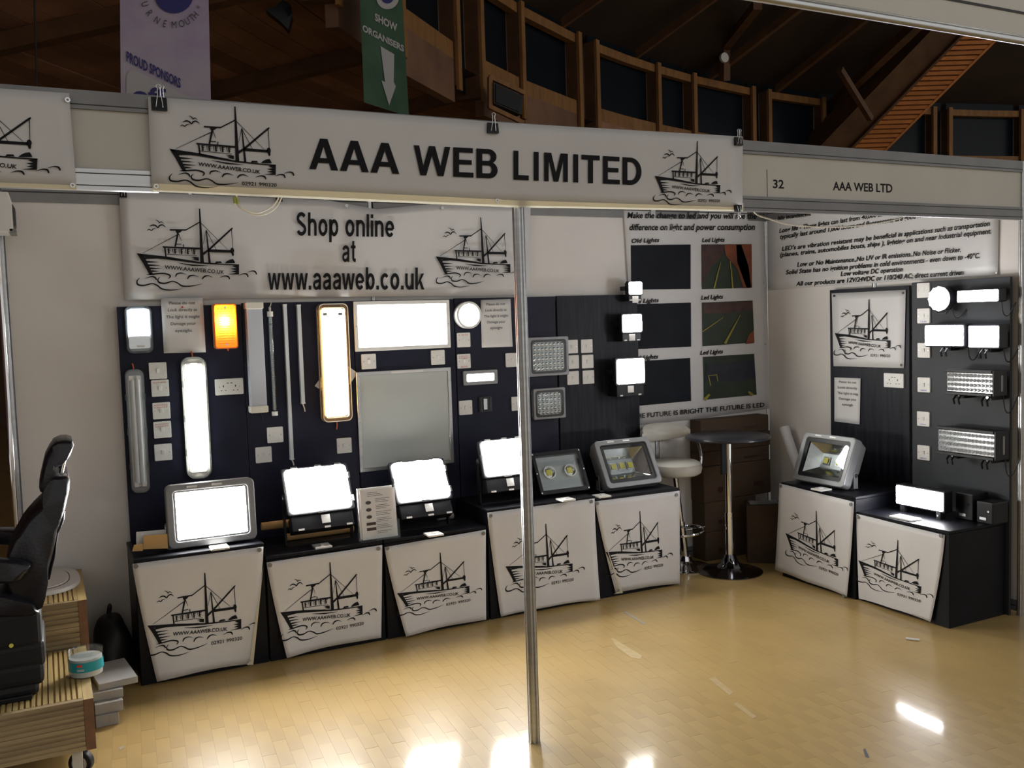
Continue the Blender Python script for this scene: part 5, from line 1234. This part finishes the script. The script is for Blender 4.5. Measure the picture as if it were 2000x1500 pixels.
MB().box(-.12, .12, -.10, .10, 0, .40).build('carton', 'cardboard', o, bevel=.004, seg=1); MB().box(-.115, .115, -.003, .003, .40, .4015).build('flap_seam', 'ink_grey', o)
o = thing('plastic_tray', 'clear plastic wrapped tray lying on the cornerwise carton', 'tray', (2.71, 1.665, .4015), math.radians(-30))
MB().ring([(-.11,-.07),(.11,-.07),(.11,.07),(-.11,.07)], [(-.10,-.06),(.10,-.06),(.10,.06),(-.10,.06)], 0, .02).build('rim', 'clear_glass', o).rotation_euler = (math.pi/2, 0, 0)
MB().box(-.10, .10, -.06, .06, .0, .004).build('bottom', 'plastic_grey', o)
o = MB().tube([(2.98, 1.745, .90), (2.98, 1.55, .48), (2.98, 1.345, .036)], .035, 14).build('rolled_banner', 'vinyl', smooth=True); tag(o, 'pale rolled banner leaning in the corner behind the right plinth', 'roll')

# ================================================================== wooden steps with the helm seat
def deck_profile(w_, t, n=6, g=.006, side=1):
    """cross-section of a grooved deck board, width along x, grooves on the upper face"""
    out = [(-w_/2, -t), (w_/2, -t), (w_/2, 0)]; p = w_/n
    for k in range(n-1, 0, -1): x = -w_/2+k*p; out += [(x+.0042, 0), (x+.0032, -g), (x-.0032, -g), (x-.0042, 0)]
    return out + [(-w_/2, 0)]
stp = thing('deck_steps', 'two step platform of grooved timber decking on castors at the left', 'steps', (-1.9, 1.25, 0))
SX, SY0, SY1, SY2, SZB, SZ1, SZ2 = -1.600, .60, 1.300, 1.93, .112, .312, .517
inv = FR[stp].inverted()
def deckboard(x0, x1, y0, y1, z, along, m, nm='deck_board', n=6):
    """flat board lying with its grooves up, running along the given axis"""
    if along == 'y':
        pf = deck_profile(x1-x0, .026, n); cx = (x0+x1)/2
        lo = [inv @ Vector((cx+a, y0, z+b)) for a, b in pf]; hi = [inv @ Vector((cx+a, y1, z+b)) for a, b in pf]
    return MB().hexa(lo, hi).build(nm, m, stp)
def riser(x0, x1, y, z0, z1, n=5):
    pf = deck_profile(z1-z0, .026, n); cz = (z0+z1)/2
    lo = [inv @ Vector((x0, y-b-.026+.026, cz+a)) if False else inv @ Vector((x0, y-b-.026, cz+a)) for a, b in [(p, -q-.026) for p, q in pf]]
    hi = [inv @ Vector((x1, v.y+FR[stp].translation.y, v.z)) for v in lo]
    return MB().hexa(lo, hi).build('riser_board', 'deck_wood_x', stp)
XLF = -2.55; EW = .035
for lev, (y0, y1, z) in enumerate(((SY0, SY1, SZ1), (SY1, SY2, SZ2))):
    xr = SX if lev == 0 else SX+.015
    x = xr-EW-.001; k = 0
    while x > XLF: deckboard(x-.118, x, y0+.027, y1-(.028 if lev == 0 else 0), z, 'y', 'deck_wood'); x -= .122
    MB().box(*[v for v in (0,)*0], **{}) if False else None
    zb = SZB if lev == 0 else SZ1-.03
    for s_ in range(2):                                  # grooved side boards, grooves outwards
        h_ = (z-zb)/2; z0 = zb+s_*h_
        pf = deck_profile(h_-.002, EW, 6); lo = [inv @ Vector((xr+b, y0+.001, z0+h_/2+a)) for a, b in pf]; hi = [inv @ Vector((xr+b, y1, z0+h_/2+a)) for a, b in pf]
        MB().hexa(lo, hi).build('side_board', 'deck_wood', stp)
        pf = deck_profile(h_-.002, .026, 5); lo = [inv @ Vector((XLF, y0-b, z0+h_/2+a)) for a, b in [(p, q) for p, q in pf]]; hi = [inv @ Vector((xr-EW-.001, y0-b, z0+h_/2+a)) for a, b in pf]
        MB().hexa(lo, hi).build('riser_board', 'deck_wood_x', stp)
    MB().add([inv @ Vector(p) for p in ((xr-EW, y0-.001, zb), (xr, y0-.001, zb), (xr, y0-.001, z), (xr-EW, y0-.001, z), (xr-EW, y0+.001, zb), (xr, y0+.001, zb), (xr, y0+.001, z), (xr-EW, y0+.001, z))], [(0,1,2,3),(4,7,6,5),(0,4,5,1),(1,5,6,2),(2,6,7,3),(3,7,4,0)]).build('board_end', 'deck_end', stp)
def castor(x, y):
    p = inv @ Vector((x, y, 0)); TT = Matrix.Translation(p) @ Matrix.Rotation(math.radians(62), 4, 'Z'); o = MB(TT).cyl((-.016, 0, .046), (.016, 0, .046), .046, n=28).build('castor_wheel', 'rubber', stp, bevel=.006)
    MB(TT).cyl((-.018, 0, .046), (.018, 0, .046), .030, n=20).build('wheel_hub', 'steel', o)
    MB(TT).box(-.026, -.020, -.018, .022, .03, .108).box(.020, .026, -.018, .022, .03, .108).box(-.03, .03, -.03, .04, .104, .114).build('castor_fork', 'cream', stp)
castor(-1.655, .66); castor(-1.655, 1.85); castor(-2.45, .66); castor(-2.45, 1.85)
MB().add([inv @ Vector(p) for p in ((XLF, SY0+.03, SZB+.01), (SX-.04, SY0+.03, SZB+.01), (SX-.04, SY2, SZB+.01), (XLF, SY2, SZB+.01))], [(0,1,2,3)]).build('underframe', 'deck_end', stp)
# deck hatch lying on the upper step
hx, hy = -1.80, 1.72
o = thing('deck_hatch', 'pale round deck hatch cover lying on the upper step behind the seat', 'hatch', (hx, hy, SZ2))
def oval(a, b, z, n=40, p=2.6): return [(a*math.copysign(abs(math.cos(t))**(2/p), math.cos(t)), b*math.copysign(abs(math.sin(t))**(2/p), math.sin(t)), z) for t in [2*math.pi*i/n for i in range(n)]]
MB().hexa(oval(.205, .26, 0), oval(.20, .255, .018)).build('flange', 'hatch_white', o, bevel=.004); MB().hexa(oval(.155, .20, .017), oval(.15, .195, .024)).build('lid', 'hatch_white', o, bevel=.003)
MB().ring([(x, y) for x, y, z in oval(.158, .203, 0)], [(x, y) for x, y, z in oval(.154, .198, 0)], -.0195, -.0165).build('seal', 'ink_grey', o).rotation_euler = (-math.pi/2, 0, 0)
MB().cyl((0, 0, .02), (0, 0, .03), .035, n=20).build('handle_boss', 'hatch_white', o)
# clear tub with a teal label
p = at(169, 1312, 2, SZ1); o = thing('plastic_tub', 'clear round plastic tub with teal label on the lower step', 'tub', (-1.612, .90, SZ1))
r_ = .066
MB().lathe([(r_*.94, 0), (r_, .006), (r_, .10)], 40).build('tub_wall', 'clear_glass', o, smooth=True); MB().lathe([(r_*1.03, .088), (r_*1.03, .104), (r_*.99, .104), (r_*.99, .088)], 40).build('rim', 'clear_glass', o, smooth=True)
MB().lathe([(r_*.95, .004), (r_*.95, .075)], 32).build('contents', 'diffuser', o, smooth=True)
lab = MB(); n = 40; vs = []; fs = []
for i in range(n+1): a = 2*math.pi*i/n; vs += [((r_+.001)*math.cos(a), (r_+.001)*math.sin(a), .026), ((r_+.001)*math.cos(a), (r_+.001)*math.sin(a), .066)]
for i in range(n): fs.append((2*i, 2*i+2, 2*i+3, 2*i+1))
lab.add(vs, fs).build('label_band', 'label_teal', o, smooth=True)
def on_tub(x, y, e=.0018): a = -math.pi/2-.10+x/r_; return Vector(((r_+e)*math.cos(a), (r_+e)*math.sin(a), y))
A = Art(); [A.rect(-.03+k*.0035, .050, -.0265+k*.0035, .060) for k in range(6)]; A.build('label_mark', 'label_red', o, on_tub)
A = Art(); [A.rect(-.03+k*.004, .038-j*.005, -.0265+k*.004, .0405-j*.005) for k in range(7) for j in range(2)]; A.build('label_text', 'cream', o, on_tub)
# helm seat
YS0, YS1 = .72, 1.08
hs = thing('helm_seat', 'black padded helm seat with headrest on a bellows base, on the steps', 'seat', (-1.93, .90, SZ1)); invs = FR[hs].inverted()
def pad(nm, pts, y0, y1, m='leather', rnd=.022, sc_=(1, 0, 850, 5.767)):
    """side outline from the photograph at the near edge, given thickness across the seat and rounded"""
    k = sc_[3]; P = [at(sc_[1]+u/k, sc_[2]+v/k, 1, y0) for u, v in pts]
    cx = sum(q.x for q in P)/len(P); cz = sum(q.z for q in P)/len(P)
    rings = []
    for y, s_ in ((y0+rnd*.0, .90), (y0+rnd*.35, .96), (y0+rnd, 1.0), (y1-rnd, 1.0), (y1-rnd*.35, .96), (y1, .90)):
        e = (1-s_); rings.append([invs @ Vector((q.x-math.copysign(min(abs(q.x-cx), rnd*e*6), q.x-cx), y, q.z-math.copysign(min(abs(q.z-cz), rnd*e*6), q.z-cz))) for q in P])
    n = len(P); vs = [v for r in rings for v in r]; fs = [tuple(range(n)), tuple(range(5*n, 6*n))[::-1]]
    for r in range(5):
        for i in range(n): fs.append((r*n+i, r*n+(i+1) % n, (r+1)*n+(i+1) % n, (r+1)*n+i))
    return MB().add(vs, fs).build(nm, m, hs, smooth=True)
pad('headrest', [(440,600),(452,645),(472,655),(500,630),(545,530),(560,440),(600,385),(690,350),(745,300),(800,220),(838,120),(820,72),(760,58),(690,60),(620,92),(560,170),(510,270),(480,400),(455,510)], .77, 1.03)
for y in (.82, .98): MB().cyl(invs @ at(724/5.767, 850+300/5.767, 1, .77)+Vector((0, y-.77, 0)), invs @ at(676/5.767, 850+510/5.767, 1, .77)+Vector((0, y-.77, 0)), .008, n=12).build('headrest_post', 'chrome', hs, smooth=True)
pad('backrest', [(600,478),(640,460),(750,462),(780,480),(790,520),(782,620),(760,720),(732,850),(690,980),(655,1080),(632,1210),(600,1370),(560,1520),(535,1700),(470,1880),(440,1980),(300,1960),(120,1850),(60,1700),(70,1400),(140,1240),(240,1060),(300,980),(380,890),(470,800),(500,700),(530,590)], YS0, YS1)
pad('back_shell', [(735,860),(728,950),(690,1050),(668,1090),(640,1240),(600,1400),(565,1540),(545,1640),(530,1640),(560,1500),(600,1340),(632,1200),(655,1080),(700,950)], YS0+.02, YS1-.02, 'plastic_black', .01)
pad('armrest', [(-200,1010),(0,1062),(240,1065),(250,1120),(200,1250),(100,1255),(0,1250),(-200,1240)], YS1-.02, YS1+.06)
pad('armrest', [(-200,1400),(0,1405),(200,1420),(330,1460),(345,1480),(310,1560),(240,1650),(150,1680),(0,1690),(-200,1690)], YS0-.06, YS0+.01)
pad('seat_cushion', [(-260,1780),(0,1800),(200,1820),(400,1930),(440,2010),(360,2050),(200,2060),(-260,2070)], YS0-.02, YS1+.02)
def bxz(px, sc_=(0, 1080, 6.82)): return [(sc_[0]+u/sc_[2], sc_[1]+v/sc_[2]) for u, v in px]
xr_ = at(84, 1240, 1, YS0).x
for k, (xr, z0, z1) in enumerate(((xr_-.004, .50, .66), (xr_+.004, .425, .535), (xr_-.004, .355, .455), (xr_-.025, .314, .375))):
    c_ = invs @ Vector((xr-.19, .90, 0)); MB(Matrix.Translation((c_.x, c_.y, 0))).box(-.19, .19, -.17, .17, z0-SZ1, z1-SZ1).build('bellows_fold', 'rubber', hs, bevel=.03, seg=3)
MB().box(-.26, .12, -.19, .19, 0, .02).build('base_plate', 'plastic_black', hs, bevel=.004)
MB().cyl(invs @ at(150/6.82, 1080+1235/6.82, 1, YS0-.02), invs @ at(150/6.82, 1080+1235/6.82, 1, YS0+.03), .008, n=12).build('brass_bolt', 'led_yellow', hs)
# flattened cartons and a dark bag behind the steps
for k, (x0, x1, y0, y1, z0, z1, rz, lb) in enumerate(((-1.585, -1.49, 1.085, 1.42, 0, .052, 0, 'white carton at the bottom of the small stack beside the steps'), (-1.59, -1.475, 1.10, 1.45, .052, .098, .03, 'white carton second in the small stack beside the steps'),
        (-1.59, -1.46, 1.14, 1.46, .098, .135, -.03, 'grey white carton third in the small stack beside the steps'), (-1.58, -1.415, 1.17, 1.46, .135, .165, .12, 'flattened carton on top of the small stack beside the steps'))):
    o = thing('white_carton', lb, 'box', ((x0+x1)/2, (y0+y1)/2, z0), rz, 'pale cartons stacked beside the steps'); w_, d = x1-x0, y1-y0
    MB().box(-w_/2, w_/2, -d/2, d/2, 0, z1-z0).build('carton', 'carton_white', o, bevel=.002, seg=1); MB().box(w_*.1, w_*.42, -d/2-.001, -d/2+.001, (z1-z0)*.2, (z1-z0)*.8).build('end_flap', 'carton_white', o)
o = thing('dark_bag', 'dark soft bag slumped against the wall beside the far left plinth', 'bag', (-1.47, 1.76, 0))
vs = []; fs = []; n = 20; m_ = 10
for j in range(m_+1):
    t = j/m_*math.pi/2
    for i in range(n): a = 2*math.pi*i/n; k = 1+.10*math.sin(3*a+j*.7); vs.append((.10*k*math.cos(t)**.6*math.cos(a), .20*k*math.cos(t)**.6*math.sin(a), .30*math.sin(t)))
for j in range(m_):
    for i in range(n): fs.append((j*n+i, j*n+(i+1) % n, (j+1)*n+(i+1) % n, (j+1)*n+i))
MB().add(vs, fs).build('bag_body', 'rubber', o, smooth=True); MB().tube(smooth_path([(-.02, -.06, .28), (0, -.03, .34), (0, .04, .34), (-.01, .08, .27)]), .008, 8).build('bag_handle', 'rubber', o, smooth=True)
# chrome tube and white box at the left end of the back wall
p = at(16, 780, 1, 1.955); o = MB().cyl((p.x, 1.955, 0), (p.x, 1.955, 2.2), .014, n=20).build('chrome_tube', 'chrome', smooth=True); tag(o, 'upright chrome tube at the left end of the back wall', 'tube')
x0, z1_, z0_ = at(-30, 420, 1, 1.72).x, at(10, 374, 1, 1.72).z, at(10, 453, 1, 1.72).z; x1 = at(30, 420, 1, 1.72).x
o = thing('white_lamp_box', 'white boxy lamp with a black side vent at the far left under the fascia', 'lamp', ((x0+x1)/2, 1.72, z0_)); w_ = x1-x0; hh = z1_-z0_
MB().hexa([(-w_/2, 0, 0), (w_*.42, 0, 0), (w_*.42, 0, hh*.72), (w_*.30, 0, hh), (-w_/2, 0, hh)], [(-w_/2, .20, 0), (w_*.42, .20, 0), (w_*.42, .20, hh*.72), (w_*.30, .20, hh), (-w_/2, .20, hh)]).build('housing', 'plastic_white', o, bevel=.006)
MB().hexa([(w_*.42, .0, hh*.1), (w_*.5, .03, hh*.2), (w_*.5, .03, hh*.6), (w_*.42, .0, hh*.7)], [(w_*.42, .18, hh*.1), (w_*.5, .15, hh*.2), (w_*.5, .15, hh*.6), (w_*.42, .18, hh*.7)]).build('vent', 'plastic_black', o)
MB().box(w_*.28, w_*.50, .0, .16, -.004, hh*.08).build('foot', 'aluminium_dull', o); MB().box(-.02, .02, .20, .26, hh*.3, hh*.7).build('wall_arm', 'aluminium_dull', o)
# ---- scraps on the floor
def scrap(pts, label, m='tape_grey', nm='floor_tape'):
    P = [at(u, v, 2, .0006) for u, v in pts]; o = MB().hexa(P, [q+Vector((0, 0, .0008)) for q in P]).build(nm, m); tag(o, label, 'tape')
scrap([(1218,1196),(1222,1194),(1262,1217),(1258,1220)], 'thin grey tape strip on the floor nearer the bar table')
scrap([(1192,1247),(1198,1246),(1216,1258),(1254,1281),(1250,1288),(1232,1284),(1205,1264)], 'worn grey tape strip on the floor in front of the fourth plinth', 'tape_worn')
scrap([(1384,1326),(1395,1322),(1432,1352),(1425,1358)], 'pale worn tape patch on the open floor right of the pole', 'tape_worn')
scrap([(1433,1375),(1440,1372),(1478,1400),(1470,1404)], 'pale scuffed tape patch nearer the front on the right', 'tape_worn')
scrap([(1686,1464),(1690,1462),(1698,1480),(1690,1478)], 'small dark blue scrap on the floor at the lower right', 'photo_navy', 'floor_scrap')
scrap([(232,1460),(241,1456),(243,1461),(235,1465)], 'small grey scrap on the floor beside the steps', 'tape_grey', 'floor_scrap')
a, b = at(1769, 1247, 2, .006), at(1796, 1250, 2, .006)
o = MB().cyl(a, b, .006, n=10).build('white_stick', 'plastic_white', smooth=True); tag(o, 'short white plastic stick lying on the floor near the right end plinth', 'stick')
